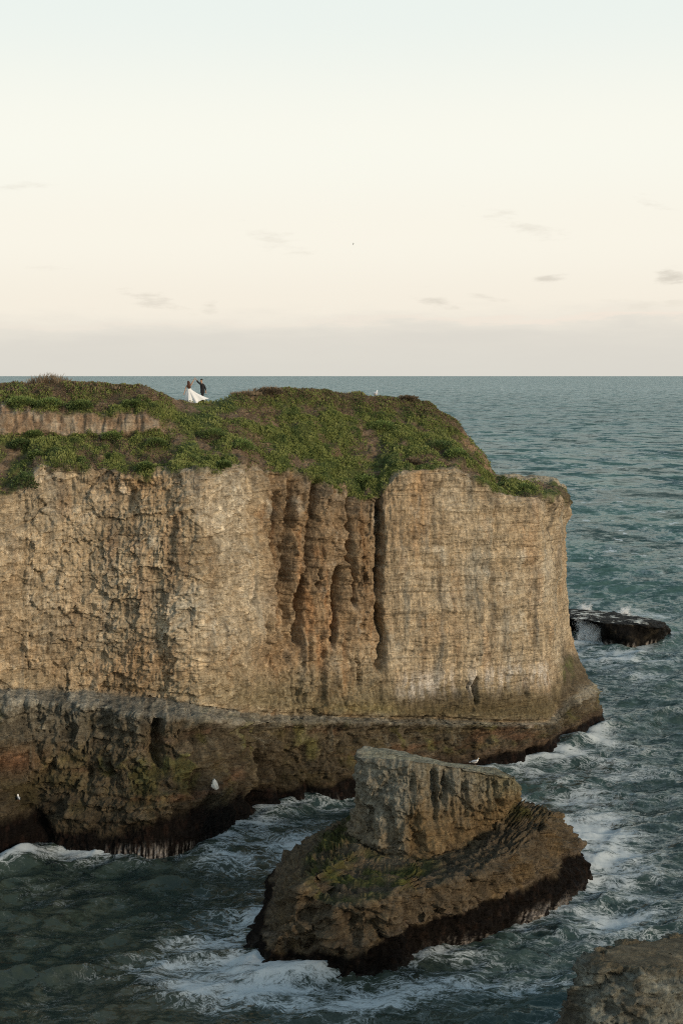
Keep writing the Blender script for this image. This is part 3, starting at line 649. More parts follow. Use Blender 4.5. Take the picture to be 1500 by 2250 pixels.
def st_col(G, V, U, n):
    X, Y, Z = G[..., 0], G[..., 1], G[..., 2]
    px, py = to_px(G)
    b = fbm(X * .5, Y * .5, Z * .6, 4, .55, seed=86); st = fbm(X * 1.6 + Y * 1.2, Z * .2, 0, 3, .6, seed=88)
    c = np.zeros(G.shape) + np.array((.175, .135, .085))
    c = mixc(c, (.34, .235, .115), sstep(4.6, 5.4, V + b * .5) * .75)
    c = mixc(c, (.095, .072, .045), sstep(0, .4, b) * .8)
    c = mixc(c, (.28, .19, .09), sstep(.0, .4, -b) * .55)
    blk = sstep(5.5, 6.7, V + b * .9 + st * .5)
    bc = mixc(np.zeros(G.shape) + np.array((.33, .30, .225)), (.22, .175, .10), sstep(0, .4, st) * .75)
    bc = mixc(bc, (.15, .12, .075), sstep(.1, .45, -st) * .7)
    bc = mixc(bc, (.24, .21, .10), sstep(1030, 1110, px) * .55)
    leftf = sstep(905, 880, px) * sstep(4.6, 5.2, V)
    bc = mixc(bc, (.38, .36, .29), leftf * sstep(-.3, .2, st) * .7)
    c = mixc(c, bc, np.clip(blk + leftf * .5, 0, 1))
    c = mixc(c, (.30, .30, .225), sstep(7.0, 7.3, V) * .8)
    gr = sstep(-.2, .2, fbm(X * .6, Y * .6, 0, 3, seed=90)) * np.maximum(sstep(3.9, 4.2, V) * sstep(5.2, 4.7, V) * sstep(1010, 900, px), .75 * np.exp(-((px - 1160) / 45) ** 2 - ((py - 1785) / 22) ** 2))
    c = mixc(c, (.115, .125, .028), gr * .9)
    c = mixc(c, (.24, .19, .14), sstep(2.9, 2.3, V) * sstep(1.8, 2.1, V) * sstep(-.2, .3, st) * .7)
    c = c * (.62 + .06 * blk)[..., None]
    mus = sstep(2.25, 1.9, V + fbm(X * .9, Y * .9, Z * .5, 3, seed=82) * .5)
    mc = mixc(np.zeros(G.shape) + np.array((.004, .003, .003)), (.018, .011, .008), sstep(.1, .5, fbm(X * 2.4, Y * 2.4, Z * 1.3, 3, seed=92)))
    c = mixc(c, mc, mus * .97)
    S_ = X * .9 - Y * .5
    dr = sstep(.75, .15, Z) * sstep(-.1, .35, fbm(S_ * 9, Z * .5, 0, 3, .6, seed=94) - .02) * np.clip(sstep(960, 1010, px) * sstep(1110, 1070, px) + sstep(1130, 1160, px) * sstep(1260, 1230, px) + .08, 0, 1)
    c = mixc(c, (.52, .46, .40), dr * .75)
    return c, np.clip(mus + .2, 0, 1)
lens = [max(8, int(np.linalg.norm(ST[1, (i + 1) % ST.shape[1], :2] - ST[1, i, :2]) * 13)) for i in range(ST.shape[1])]
lens = [min(l, 70) if i < 13 else 14 for i, l in enumerate(lens)]
stack, STK = rock_object('sea_stack', ST, lens, [6, 36, 26, 26, 38, 34, 44, 14, 10], 2, 1, 70, st_disp, st_col,
                         'flat-topped rock stack with a low mossy ledge standing in the cove', 'sea stack')

# rock corner at the lower right
def fcol(top, yt, out=(0, 0), lipz=None):
    t = PY(*top, yt)
    ox, oy = out
    f = lambda k, z: np.array([t[0] + ox * k, t[1] + oy * k, z])
    return [f(1.5, -3.0), f(1.35, 0.0), f(1.0, t[2] * .35), f(.6, t[2] * .62), f(.22, t[2] - .75), t]
FR = [fcol((1288, 2118), 52.0, (-2.1, -.6)), fcol((1306, 2086), 53.5, (-2.0, .8)), fcol((1345, 2072), 54.6, (-1.2, 1.6)), fcol((1400, 2068), 55.5, (0, 2)), fcol((1450, 2060), 56.4, (0, 2)), fcol((1500, 2051), 57.4, (.3, 2)), fcol((1600, 2046), 58, (1.2, 2)),
      fcol((1720, 2110), 54, (2, 0)), fcol((1720, 2200), 51, (2, -2)), fcol((1560, 2160), 51.2, (.2, -3.6)), fcol((1480, 2140), 51.4, (0, -3.6)), fcol((1400, 2134), 51.3, (-.2, -3.4)), fcol((1330, 2132), 51.4, (-1.0, -2.2))]
FR = np.array(FR).transpose(1, 0, 2)
fc_ = FR[-1].mean(0)
FR = np.concatenate([FR, (FR[-1] * .5 + fc_ * .5)[None] + np.array([0, 0, .1]), (FR[-1] * .02 + fc_ * .98)[None] + np.array([0, 0, .15])])
def fr_disp(G, V, U, n):
    X, Y, Z = G[..., 0], G[..., 1], G[..., 2]
    f1, _ = facets(X * .9 + Y * .4 + fbm(X, Y, Z, 2, seed=99) * .4, Z * 1.1 + Y * .5, 7); f2, _ = facets(X * 2.6 + Y, Z * 2.8 + Y * .9, 8)
    return (f1 * .40 + f2 * .16) * (V < 5.3) + (fbm(X * .5, Y * .5, Z * .5, 3, seed=100) * .45 + fbm(X * 1.5, Y * 1.5, Z * 1.5, 4, .6, seed=102) * .32 + np.round(fbm(X * .7, Y * .7, Z * 1.4, 3, seed=103) * 4) / 4 * .3 + fbm(X * 5, Y * 5, Z * 5, 3, .6, seed=104) * .09) * (V < 5.3) \
        + (fbm(X * 1.2, Y * 1.2, 0, 4, .6, seed=106) * .16) * (V >= 5.3)
def fr_colr(G, V, U, n):
    X, Y, Z = G[..., 0], G[..., 1], G[..., 2]
    b = fbm(X * .7, Y * .7, Z * .7, 4, .6, seed=108)
    c = np.zeros(G.shape) + np.array((.155, .155, .125))
    c = mixc(c, (.30, .30, .25), sstep(0, .4, b) * .8); c = mixc(c, (.13, .105, .07), sstep(.05, .4, -b) * .6)
    top = sstep(4.75, 5.1, V + b * .25)
    c = mixc(c, mixc(np.zeros(G.shape) + np.array((.10, .085, .055)), (.15, .13, .09), sstep(0, .4, b)), top)
    px, py = to_px(G)
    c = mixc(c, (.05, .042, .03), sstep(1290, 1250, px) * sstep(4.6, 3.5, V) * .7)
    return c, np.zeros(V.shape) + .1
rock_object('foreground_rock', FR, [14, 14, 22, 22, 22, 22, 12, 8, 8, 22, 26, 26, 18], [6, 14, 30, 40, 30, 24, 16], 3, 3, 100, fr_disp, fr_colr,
            'grey-brown craggy rock cut off by the lower right corner', 'rock')

# dark wet slab out at sea, beyond the headland's tip
def dcol(W, top, z, yt=None):
    pW = PZ(*W); t = PZ(*top, z)
    return [pW + np.array([0, 0, -3]), pW, pW * .5 + t * .5 + np.array([0, -.15, .25]), pW * .15 + t * .85 + np.array([0, 0, .1]), t]
DR = [dcol((1323, 1417), (1322, 1369), 2.5), dcol((1350, 1423), (1352, 1371), 2.5), dcol((1380, 1427), (1385, 1373), 2.4), dcol((1402, 1422), (1400, 1373), 2.4), dcol((1420, 1418), (1420, 1376), 2.3), dcol((1440, 1414), (1442, 1380), 2.1), dcol((1458, 1408), (1456, 1380), 1.9), dcol((1469, 1395), (1462, 1374), 1.8),
      dcol((1466, 1386), (1456, 1367), 2.0), dcol((1430, 1378), (1428, 1360), 2.2), dcol((1374, 1366), (1374, 1349), 2.4), dcol((1320, 1360), (1322, 1343), 2.4), dcol((1250, 1355), (1252, 1338), 2.4), dcol((1180, 1352), (1180, 1335), 2.4),
      dcol((1160, 1372), (1165, 1352), 2.4), dcol((1210, 1385), (1215, 1356), 2.4), dcol((1262, 1390), (1262, 1360), 2.4), dcol((1312, 1396), (1312, 1366), 2.5)]
DR = np.array(DR).transpose(1, 0, 2); ctop = (PZ(1390, 1362, 2.45) + PZ(1240, 1347, 2.4)) / 2
spine = np.array([PZ(min(max(to_px(p)[0], 1200), 1425), np.interp(min(max(to_px(p)[0], 1200), 1425), [1200, 1425], [1344, 1367]), 2.55) for p in DR[-1]])
DR = np.concatenate([DR, (DR[-1] * .5 + spine * .5)[None], spine[None]])
def dr_disp(G, V, U, n):
    X, Y, Z = G[..., 0], G[..., 1], G[..., 2]
    return fbm(X * .8, Y * .8, Z * .8, 4, .55, seed=110) * .60 * (V < 4) + fbm(X * .5, Y * 1.2, 0, 3, seed=112) * .20 * (V >= 4) + fbm(X * 3, Y * 3, Z * 3, 3, seed=113) * .14
def dr_col(G, V, U, n):
    X, Y, Z = G[..., 0], G[..., 1], G[..., 2]
    b = fbm(X * .7, Y * .9, Z * .9, 4, .6, seed=114)
    c = mixc(np.zeros(G.shape) + np.array((.008, .007, .006)), (.032, .026, .018), sstep(0, .4, b))
    foam = sstep(.02, .16, fbm(X * .8, Y * 1.1, 0, 4, .6, seed=116) - .08) * sstep(3.9, 4.2, V) * sstep(1445, 1400, to_px(G)[0])  # foam and puddles on the top; the puddles' sky reflection is painted white
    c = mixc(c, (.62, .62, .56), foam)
    dr = sstep(.8, .1, Z) * sstep(.05, .3, fbm(X * 3, Z * .5, 0, 3, seed=118)) * (V < 3)
    return mixc(c, (.5, .45, .4), dr * .6), np.zeros(V.shape) + 1.0
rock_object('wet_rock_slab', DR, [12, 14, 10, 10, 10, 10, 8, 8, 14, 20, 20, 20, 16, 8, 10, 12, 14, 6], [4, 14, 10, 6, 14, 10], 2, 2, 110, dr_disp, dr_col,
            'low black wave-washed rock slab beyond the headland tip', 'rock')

# ------------------------------------------------------------------ sea: one disc to the horizon, real waves near, relief by material far away
ang = np.concatenate([np.linspace(-180, -24, 40)[:-1], np.linspace(-24, -15.2, 40)[:-1], np.linspace(-15.2, 15.2, 610), np.linspace(15.2, 24, 40)[1:], np.linspace(24, 180, 40)[1:]])
ang = np.radians(ang)
offs = np.concatenate([np.linspace(3200, 1500, 14)[:-1], np.linspace(1500, 60, 600)[:-1], np.geomspace(60, 1.6, 50)])
rad = F * H / offs; rad[-1] = 60000
RR, AA = np.meshgrid(rad, ang, indexing='ij')
sx, sy = RR * np.sin(AA), RR * np.cos(AA)
ds = np.gradient(rad)[:, None] + 0 * sx
# shore distance
shore = np.concatenate([ctrl[1], ]); shore_pts = []
for poly, closed in ((ctrl[1], False), (ST[1], True), (DR[1], True), (FR[1], True)):
    p = np.concatenate([poly, poly[:1]]) if closed else poly
    for a, b in zip(p[:-1], p[1:]):
        nseg = max(2, int(np.linalg.norm(b - a) / .7))
        shore_pts.append(a[None] + (b - a)[None] * np.linspace(0, 1, nseg, endpoint=False)[:, None])
shore_pts = np.concatenate(shore_pts)[:, :2]
sdist = np.full(sx.shape, 60.0)
near = (RR < 200) & (np.abs(AA) < math.radians(20))
q = np.stack([sx[near], sy[near]], 1); best = np.full(len(q), 60.0)
for k in range(0, len(q), 20000):
    qq = q[k:k + 20000]
    best[k:k + 20000] = np.sqrt(np.min((qq[:, None, 0] - shore_pts[None, :, 0]) ** 2 + (qq[:, None, 1] - shore_pts[None, :, 1]) ** 2, 1))
sdist[near] = np.minimum(best, 60)
ppx, ppy = to_px(np.stack([sx, sy, 0 * sx], -1))
front = sy > 1
ppx = np.where(front, ppx, 0); ppy = np.where(front, ppy, 9999)
cove = np.clip(sstep(96, 80, sy) * sstep(12, -2, sx), 0, 1)
zz = np.zeros_like(sx); dx = np.zeros_like(sx); dy = np.zeros_like(sx)
wr = np.random.default_rng(21)
for i in range(64):
    lam = 1.3 * (26 / 1.3) ** (i / 63.0)
    th = math.radians(-78 + wr.normal() * 34)            # travelling towards the viewer and a little left/right
    kx, ky = math.cos(th) * 2 * math.pi / lam, math.sin(th) * 2 * math.pi / lam
    amp = .0150 * min(lam, 9) ** .72 * wr.uniform(.5, 1.3) * (1 if lam < 8 else .6) * (1 - .6 * sstep(170, 330, RR) * (lam > 5))
    att = sstep(.20, .55, lam / (ds * 5.0))
    calm = 1 - .45 * cove * sstep(3, 9, lam)
    wrp = 0.0
    ph = kx * sx + ky * sy + wr.uniform(0, 6.28)
    a = amp * att * calm
    zz += a * np.sin(ph); dx += a * .75 * np.cos(ph) * math.cos(th); dy += a * .75 * np.cos(ph) * math.sin(th)
nearm = RR < 320
gn = np.zeros_like(sx)
gn[nearm] = fbm(sx[nearm] * .55, sy[nearm] * .8, 0, 4, .55, seed=130, ridge=True)
zz += gn * .12 * sstep(320, 150, RR)
# surge piling up against the rocks
surge = np.exp(-(sdist / 1.6) ** 2)
zz += surge * .25 * sstep(400, 100, RR)
def bump_at(px_, py_, r, h):
    global zz
    p = PZ(px_, py_); zz += h * np.exp(-(((sx - p[0]) / r[0]) ** 2 + ((sy - p[1]) / r[1]) ** 2))
bump_at(68, 1895, (1.8, 1.4), .9); bump_at(470, 1872, (2.0, 1.5), .6); bump_at(660, 2150, (2.4, 1.2), .3); bump_at(1262, 1640, (2.2, 1.6), .6); bump_at(640, 1800, (3, 1.5), .4)
def blob(px_, py_, rx, ry): return np.exp(-(((ppx - px_) / rx) ** 2 + ((ppy - py_) / ry) ** 2))
fo = .55 * np.exp(-(sdist / .7)) * (.55 + .7 * perlin(sx * .15, sy * .15, 0, 140)) + .20 * np.exp(-sdist / 4.0)
fo *= 1 - .75 * blob(180, 1950, 260, 35)
for bx, by, brx, bry, bk in [(640, 1830, 120, 45, .42), (540, 1885, 130, 35, .30), (600, 2165, 190, 50, .42), (420, 2140, 160, 50, .34), (740, 2200, 240, 50, .32), (1000, 2140, 200, 50, .26), (620, 2040, 80, 50, .25),
                              (1330, 1930, 150, 100, .30), (1400, 2010, 160, 60, .26), (1290, 1640, 70, 24, .45), (1330, 1720, 170, 60, .26), (80, 1890, 90, 22, .30), (1290, 1405, 34, 24, .8), (1300, 1440, 110, 16, .42),
                              (1380, 1352, 100, 12, .42), (1400, 1480, 140, 40, .24), (1150, 1780, 220, 80, .24), (1300, 2160, 170, 110, .22), (1380, 1850, 160, 60, .22), (300, 2010, 300, 60, .12), (500, 2080, 140, 60, .22), (300, 2200, 260, 40, .16)]:
    fo += bk * blob(bx, by, brx, bry)
crest = sstep(.28, .62, zz - gn * .05) * sstep(60, 100, RR)
fo += crest * .45 * sstep(-.1, .5, fbm(sx * .05, sy * .05, 0, 2, seed=150))
fo = np.clip(np.minimum(fo + .13 + .08 * sstep(80, 120, RR), .66), 0, 1) * sstep(2500, 600, RR)
SV = np.stack([sx + dx, sy + dy, zz], -1)
seam = (np.abs(np.abs(AA) - math.pi) < 1e-6)
SV[seam] = np.stack([sx, sy, 0 * sx], -1)[seam]
fcs = grid_faces(*sx.shape, False)
e1 = np.cross(SV[0, 400] - SV[0, 399], SV[1, 399] - SV[0, 399])
if e1[2] < 0: fcs = fcs[:, ::-1]
sea = mesh_from('sea', SV.reshape(-1, 3), fcs, SEA, attrs={'foam': fo, 'cove': cove})
tag(sea, 'choppy grey-green ocean with white foam around the rocks', kind='structure')

# ------------------------------------------------------------------ vegetation
def leaves_mesh(P, Nn, size, cols, per, spread, flat=.55, seed=0, slim=.42):
    """per small folded leaves round every point P"""
    r = np.random.default_rng(seed); n = len(P) * per
    Pc = np.repeat(P, per, 0); Nc = np.repeat(Nn, per, 0); sz = np.repeat(size, per) * r.uniform(.6, 1.35, n); cc = np.repeat(cols, per, 0) * r.uniform(.9, 1.1, (n, 1))
    rd = r.normal(size=(n, 3)); rd /= np.linalg.norm(rd, axis=1)[:, None]
    ax = Nc * flat + rd * (1.1 - flat); ax /= np.linalg.norm(ax, axis=1)[:, None]
    sd_ = np.cross(ax, r.normal(size=(n, 3))); sd_ /= np.maximum(np.linalg.norm(sd_, axis=1)[:, None], 1e-6)
    base = Pc + rd * spread[np.repeat(np.arange(len(P)), per)][:, None] * .6
    L = sz[:, None]
    v0 = base; v1 = base + ax * L * .5 + sd_ * L * slim; v2 = base + ax * L; v3 = base + ax * L * .5 - sd_ * L * slim
    V = np.stack([v0, v1, v2, v3], 1).reshape(-1, 3); Fc = np.arange(n * 4).reshape(-1, 4)
    return V, Fc, np.repeat(cc, 4, 0)
nv_, nu_ = G2.shape[:2]
q00 = G2[:-1, :-1]; area = np.linalg.norm(np.cross(G2[:-1, 1:] - q00, G2[1:, :-1] - q00), axis=2)
vp = HL['px'][:-1, :-1]
vpy = HL['py'][:-1, :-1]
baren = fbm(q00[..., 0] * .42, q00[..., 1] * .42, q00[..., 2] * .42, 3, seed=160)
slope_bare = sstep(.02, .22, fbm(q00[..., 0] * .30, q00[..., 1] * .30, q00[..., 2] * .5, 3, seed=162) - .12)
def spot(x, y, rx, ry): return np.exp(-(((vp - x) / rx) ** 2 + ((vpy - y) / ry) ** 2))
bare = np.clip(slope_bare * .9 + sstep(.12, .3, baren) * .6 + spot(800, 985, 50, 26) + spot(840, 1010, 35, 25) + spot(420, 975, 26, 40) * .8 + spot(610, 985, 30, 26) * .8 + spot(690, 900, 60, 8) * .5 + spot(10, 1015, 62, 75) * 1.2 + spot(280, 1015, 22, 16) + spot(240, 905, 150, 12) * .6 + spot(515, 1000, 24, 14) * .6, 0, 1)
wgt = area * HL['veg'][:-1, :-1] ** 1.5 * (1 - HL['scarp'][:-1, :-1]) * (1 - .9 * HL['bluff'][:-1, :-1]) * (1 - .93 * bare) * (V[:-1, :-1] < lR + .5) * (vp > -30) * (vp < 1260)
wgt *= np.where(vp > 1085, (.25 + .75 * sstep(1200, 1120, vp)) * sstep(1205, 1165, vp) * sstep(lR - .2, lR - 1.2, V[:-1, :-1]), 1)
clq = fbm(q00[..., 0] * .50, q00[..., 1] * .42, q00[..., 2] * .30, 4, .55, seed=34)
wgt *= .5 + .7 * sstep(-.25, .1, clq)
wgt *= 1 - .8 * np.clip(stand[:-1, :-1] * 1.3, 0, 1)
wgt = wgt.ravel() / wgt.sum()
NT_ = 112000
idx = rng.choice(len(wgt), NT_, p=wgt)
P0 = q00.reshape(-1, 3)[idx] + (G2[:-1, 1:] - q00).reshape(-1, 3)[idx] * rng.random((NT_, 1)) + (G2[1:, :-1] - q00).reshape(-1, 3)[idx] * rng.random((NT_, 1))
N0 = N[:-1, :-1].reshape(-1, 3)[idx]; N0 = N0 * .6 + np.array([0, 0, .6]); N0 /= np.linalg.norm(N0, axis=1)[:, None]
hue = fbm(P0[:, 0] * .22, P0[:, 1] * .22, P0[:, 2] * .3, 4, .6, seed=164); hue2 = fbm(P0[:, 0] * .9, P0[:, 1] * .9, P0[:, 2] * .9, 3, seed=166)
cl_ = fbm(P0[:, 0] * .50, P0[:, 1] * .42, P0[:, 2] * .30, 4, .55, seed=34)
pq = to_px(P0); cl_ = cl_ + .22 * sstep(540, 620, pq[0]) * sstep(960, 880, pq[0]) * sstep(885, 930, pq[1])
lc = np.zeros((NT_, 3)) + np.array((.195, .225, .068))
lc = mixc(lc, (.245, .265, .095), sstep(.05, .4, hue2) * .8)
lc = mixc(lc, (.085, .125, .044), sstep(.0, .35, -hue2) * .8)
lpx, lpy = to_px(P0)
crestd = lpy - np.interp(lpx, [0, 330, 400, 460, 600, 900, 1000], [845, 852, 881, 885, 858, 885, 925])
dry = np.clip(sstep(.02, -.22, cl_) * .75 + sstep(40, 5, crestd) * .6 * (1 - sstep(390, 410, lpx) * sstep(540, 500, lpx)), 0, 1)
lc = mixc(lc, np.array((.165, .120, .078)) * (1 + .3 * hue2[:, None]), (rng.random(NT_) < dry * .9).astype(float))
sizes = rng.uniform(.05, .105, NT_) * (1 + .35 * (hue2 > .1)) * (.75 + .35 * sstep(-.1, .2, cl_))
Vv, Fv, Cv = leaves_mesh(P0 + N0 * .02, N0, sizes, lc, 3, sizes * .9, flat=.92, seed=5)
gc = mesh_from('ground_cover', Vv, Fv, LEAF, smooth=False, col=Cv)
tag(gc, 'dense green and brown ground cover over the headland top', kind='stuff')

def make_shrub(name, x, y, r, h, tone, label, cat='shrub', group=None, lo=lT - .2, hi=lR + .2, n=420, fl=.6):
    h *= .75
    p, nn = surf_at(x, y, lo, hi)
    e = bpy.data.objects.new(name, None); C.objects.link(e); e.location = p; tag(e, label, cat, group)
    r_ = np.random.default_rng(int(x * 7 + y))
    d = r_.normal(size=(n, 3)); d[:, 2] = np.abs(d[:, 2]); d /= np.linalg.norm(d, axis=1)[:, None]
    rad_ = r_.uniform(.65, 1.0, n) * (1 + .3 * perlin(d[:, 0] * 2, d[:, 1] * 2, d[:, 2] * 2 + x))
    Pp = d * rad_[:, None] * np.array([r, r, h])
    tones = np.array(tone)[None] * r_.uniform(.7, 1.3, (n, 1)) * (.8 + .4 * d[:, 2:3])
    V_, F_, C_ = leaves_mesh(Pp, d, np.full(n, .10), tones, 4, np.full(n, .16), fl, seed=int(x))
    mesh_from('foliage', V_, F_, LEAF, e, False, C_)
    sv_, sf_ = [], []
    for k in range(6):
        a0 = k * 1.047 + r_.uniform(-.3, .3); tip = np.array([math.cos(a0) * r * .6, math.sin(a0) * r * .6, h * .75])
        for t, w_ in ((0, .05), (1, .018)):
            for j in range(4):
                b_ = j * 1.571; sv_.append(tip * t + np.array([math.cos(b_) * w_, math.sin(b_) * w_, -.1 * (1 - t)]))
        o_ = k * 8
        for j in range(4): sf_.append([o_ + j, o_ + (j + 1) % 4, o_ + 4 + (j + 1) % 4, o_ + 4 + j])
    mesh_from('stem', sv_, sf_, BARK, e)
    return e
BARK = mat_plain('bark', (.12, .085, .055), .85, .3, 20)
GB, GD, GM, GR = (.150, .200, .060), (.080, .115, .040), (.115, .155, .048), (.140, .105, .066)
for (x, y, r, h, tone, label) in [
    (48, 885, 1.0, .55, GB, 'bright green round shrub near the left edge above the earth band'),
    (110, 888, 1.0, .5, GB, 'second bright green shrub from the left edge above the earth band'),
    (180, 892, .9, .45, GM, 'mid green shrub above the earth band, left of its centre'),
    (292, 892, .8, .4, GM, 'green shrub above the right part of the earth band'),
    (48, 982, .7, .6, GD, 'small dark green bush on bare soil at the far left'),
    (76, 962, .6, .6, GM, 'little green bush under the left end of the earth band'),
    (82, 1005, .6, .5, GM, 'little bush at the upper left corner of the rock face'),
    (55, 1068, .9, 1.2, GD, 'dark green bush hanging down the left edge of the rock face'),
    (248, 962, .8, .5, GB, 'bright bush just below the right end of the earth band'),
    (345, 978, .8, .5, GM, 'green bush on the slope below the end of the earth band'),
    (530, 985, .9, .8, GB, 'big rounded green bush hanging over the middle of the rock face'),
    (470, 960, 1.0, .6, GM, 'broad green bush on the slope beneath the couple'),
    (320, 1030, .6, .5, GM, 'small green tuft hanging over the rock below the right end of the earth band'),
    (492, 1022, .45, .3, GM, 'tiny green cushion plant on the rock edge below the couple'),
    (840, 940, 1.1, .6, GB, 'leafy bright bush high on the right-hand slope'),
    (960, 985, 1.2, .9, GD, 'dark green bush overhanging the pale right-hand rock wall'),
    (1000, 1000, .9, .6, GB, 'bright bush at the top right of the pale rock wall'),
    (905, 1020, .7, .5, GR, 'brown dry bush above the pale rock wall'),
    (1110, 1075, 1.0, .7, GD, 'dark bush on the low shelf at the right end'),
    (1150, 1078, .9, .6, GM, 'green bush further right on the low shelf'),
    (800, 1060, 1.1, .7, GB, 'green mat at the bottom of the turf tongue above the crack'),
    (890, 868, .9, .4, GR, 'low brown bush on the ridge right of the gull'),
    (590, 862, 1.0, .45, GR, 'brown bush on the ridge right of the couple')]:
    make_shrub('shrub', x, y, r, h, tone, label, group='shrubs on the headland')
make_shrub('shrub', 834, 1150, .55, .8, GB, 'green plant growing inside the deep vertical crack of the cliff', group='shrubs on the headland', lo=lK + .5, hi=lT + .3)

def make_grass(x, y, r, h, n, label, tone=(.23, .17, .105)):
    p, nn = surf_at(x, y, lR - .8, lR + .6)
    r_ = np.random.default_rng(int(x)); Vs, Fs, Cs = [], [], []
    for k in range(n):
        a = r_.uniform(0, 6.28); q_ = r * math.sqrt(r_.random()); b = np.array([math.cos(a) * q_ * 1.0, math.sin(a) * q_ * .5, -.15])
        hh = h * r_.uniform(.45, 1.1) * (1 - .4 * (q_ / r) ** 2); ln = np.array([r_.normal(.10, .22), r_.normal(0, .15), 0]) * hh
        w_ = r_.uniform(.014, .034); s_ = np.array([math.cos(a * 3), math.sin(a * 3), 0]) * w_
        o_ = len(Vs); m_ = b + ln * .35 + np.array([0, 0, hh * .6]); t_ = b + ln + np.array([0, 0, hh])
        Vs += [b - s_, b + s_, m_ + s_ * .8, m_ - s_ * .8, t_ + s_ * .25, t_ - s_ * .25]; Fs += [[o_, o_ + 1, o_ + 2, o_ + 3], [o_ + 3, o_ + 2, o_ + 4, o_ + 5]]
        Cs += [np.array(tone) * r_.uniform(.6, 1.35)] * 6
    o = bpy.data.objects.new('dry_grass_tuft', None); C.objects.link(o); o.location = p
    mesh_from('grass_blades', np.array(Vs), Fs, LEAF, o, False, np.array(Cs))['kind'] = 'stuff'
    tag(o, label, 'grass tuft', 'dry grass on the ridge')
make_grass(108, 846, 1.5, 1.0, 700, 'tall dry brown grass tuft on the skyline at the left')
make_grass(62, 846, .8, .5, 120, 'thin dry grass at the skyline left of the tall tuft')
make_grass(240, 850, 1.3, .30, 160, 'low dry grass on the left skyline between tall tuft and couple')
make_grass(540, 864, 1.2, .35, 300, 'dry grass on the skyline just right of the couple')
make_grass(590, 860, 1.6, .6, 420, 'dry brown grass crowning the ridge right of the couple')
make_grass(660, 862, 1.6, .25, 180, 'short dry grass on the ridge between couple and gull')
make_grass(930, 895, 1.0, .22, 120, 'short dry grass on the ridge right of the gull')

# ------------------------------------------------------------------ people
SKIN = mat_plain('skin', (.42, .26, .18), .5, .08); HAIR = mat_plain('hair', (.075, .03, .016), .45, .3, 60); HAIRD = mat_plain('dark_hair', (.03, .018, .012), .5, .2, 60)
DRESS = mat_plain('white_satin', (.80, .79, .76), .55, .03, 6); SUIT = mat_plain('black_wool', (.012, .012, .014), .8, .2); SHIRT = mat_plain('white_cotton', (.75, .74, .72), .7, .03)
SHOE = mat_plain('black_leather', (.012, .011, .010), .35, .1); EYE = mat_plain('eye', (.03, .02, .015), .2, .05); LIP = mat_plain('lips', (.36, .14, .12), .5, .05)
def skinned(name, joints, edges, mat, parent, root=0, sub=2):
    me = bpy.data.meshes.new(name); me.from_pydata([j[:3] for j in joints], edges, [])
    o = bpy.data.objects.new(name + '_tmp', me); C.objects.link(o)
    md = o.modifiers.new('s', 'SKIN'); md.use_smooth_shade = True
    for i, j in enumerate(joints):
        v = me.skin_vertices[0].data[i]; r = j[3]; v.radius = (r, r) if not isinstance(r, tuple) else r; v.use_root = (i == root)
    ss = o.modifiers.new('u', 'SUBSURF'); ss.levels = sub; ss.render_levels = sub
    dg = bpy.context.evaluated_depsgraph_get(); dg.update()
    m2 = bpy.data.meshes.new_from_object(o.evaluated_get(dg)); m2.name = name
    bpy.data.objects.remove(o); m2.materials.clear(); m2.materials.append(mat)
    for p in m2.polygons: p.use_smooth = True
    r = bpy.data.objects.new(name, m2); C.objects.link(r); r.parent = parent
    return r
def ball(name, c, r, mat, parent, seg=12, fn=None):
    bm = bmesh.new(); bmesh.ops.create_uvsphere(bm, u_segments=seg, v_segments=max(6, seg * 2 // 3), radius=1)
    for v in bm.verts:
        p = np.array(v.co)
        if fn: p = fn(p)
        v.co = Vector(np.array(c) + p * np.array(r))
    for f_ in bm.faces: f_.smooth = True
    me = bpy.data.meshes.new(name); bm.to_mesh(me); bm.free(); me.materials.append(mat)
    o = bpy.data.objects.new(name, me); C.objects.link(o); o.parent = parent; return o
def hand_joints(J, E, wrist, tip_dir, side, curl):
    """palm and five fingers added to a skin skeleton; wrist = index of the wrist joint"""
    t = Vector(tip_dir).normalized(); s = Vector(side).normalized(); nrm = t.cross(s)
    w0 = Vector(J[wrist][:3])
    def add(p, r, par):
        J.append((*p, r)); E.append((par, len(J) - 1)); return len(J) - 1
    palm = add(w0 + t * .06, (.036, .016), wrist)
    for k, (off, ln) in enumerate(((-.030, .060), (-.010, .075), (.010, .080), (.030, .070))):
        a = add(w0 + t * .095 + s * off, .0095, palm); b = add(w0 + t * (.095 + ln * .5) + s * off * 1.15 + nrm * curl * .3 * ln, .0085, a)
        add(w0 + t * (.095 + ln * .85) + s * off * 1.15 + nrm * curl * ln, .0075, b)
    a = add(w0 + t * .045 - s * .045, .011, wrist); add(w0 + t * .085 - s * .062 + nrm * curl * .02, .009, a)
mpp = 106.0 / F
stand_pt, _ = surf_at(445, 883, lR - .5, lR + 1.0)
def ground_z(x, y):
    d = (G2[..., 0] - x) ** 2 + (G2[..., 1] - y) ** 2; d = np.where((V > lR - 1) & (V < lR + 2), d, 1e9)
    return float(G2[..., 2].ravel()[np.argmin(d)])
def person_root(px_, dep, yfoot, label):
    X_ = (px_ - 750) / F * dep * 1.003
    e = bpy.data.objects.new('person', None); C.objects.link(e)
    e.location = (X_, dep, ground_z(X_, dep)); e.location.z -= .04; tag(e, label, 'person'); return e
GROOM_D, BRIDE_D = 105.6, 105.2
gr = person_root(446.5, GROOM_D, 884, 'person in a black suit raising one arm to hold the partner\'s hand')
br = person_root(417, BRIDE_D, 883, 'person with long brown hair in a flowing white gown, one arm raised')
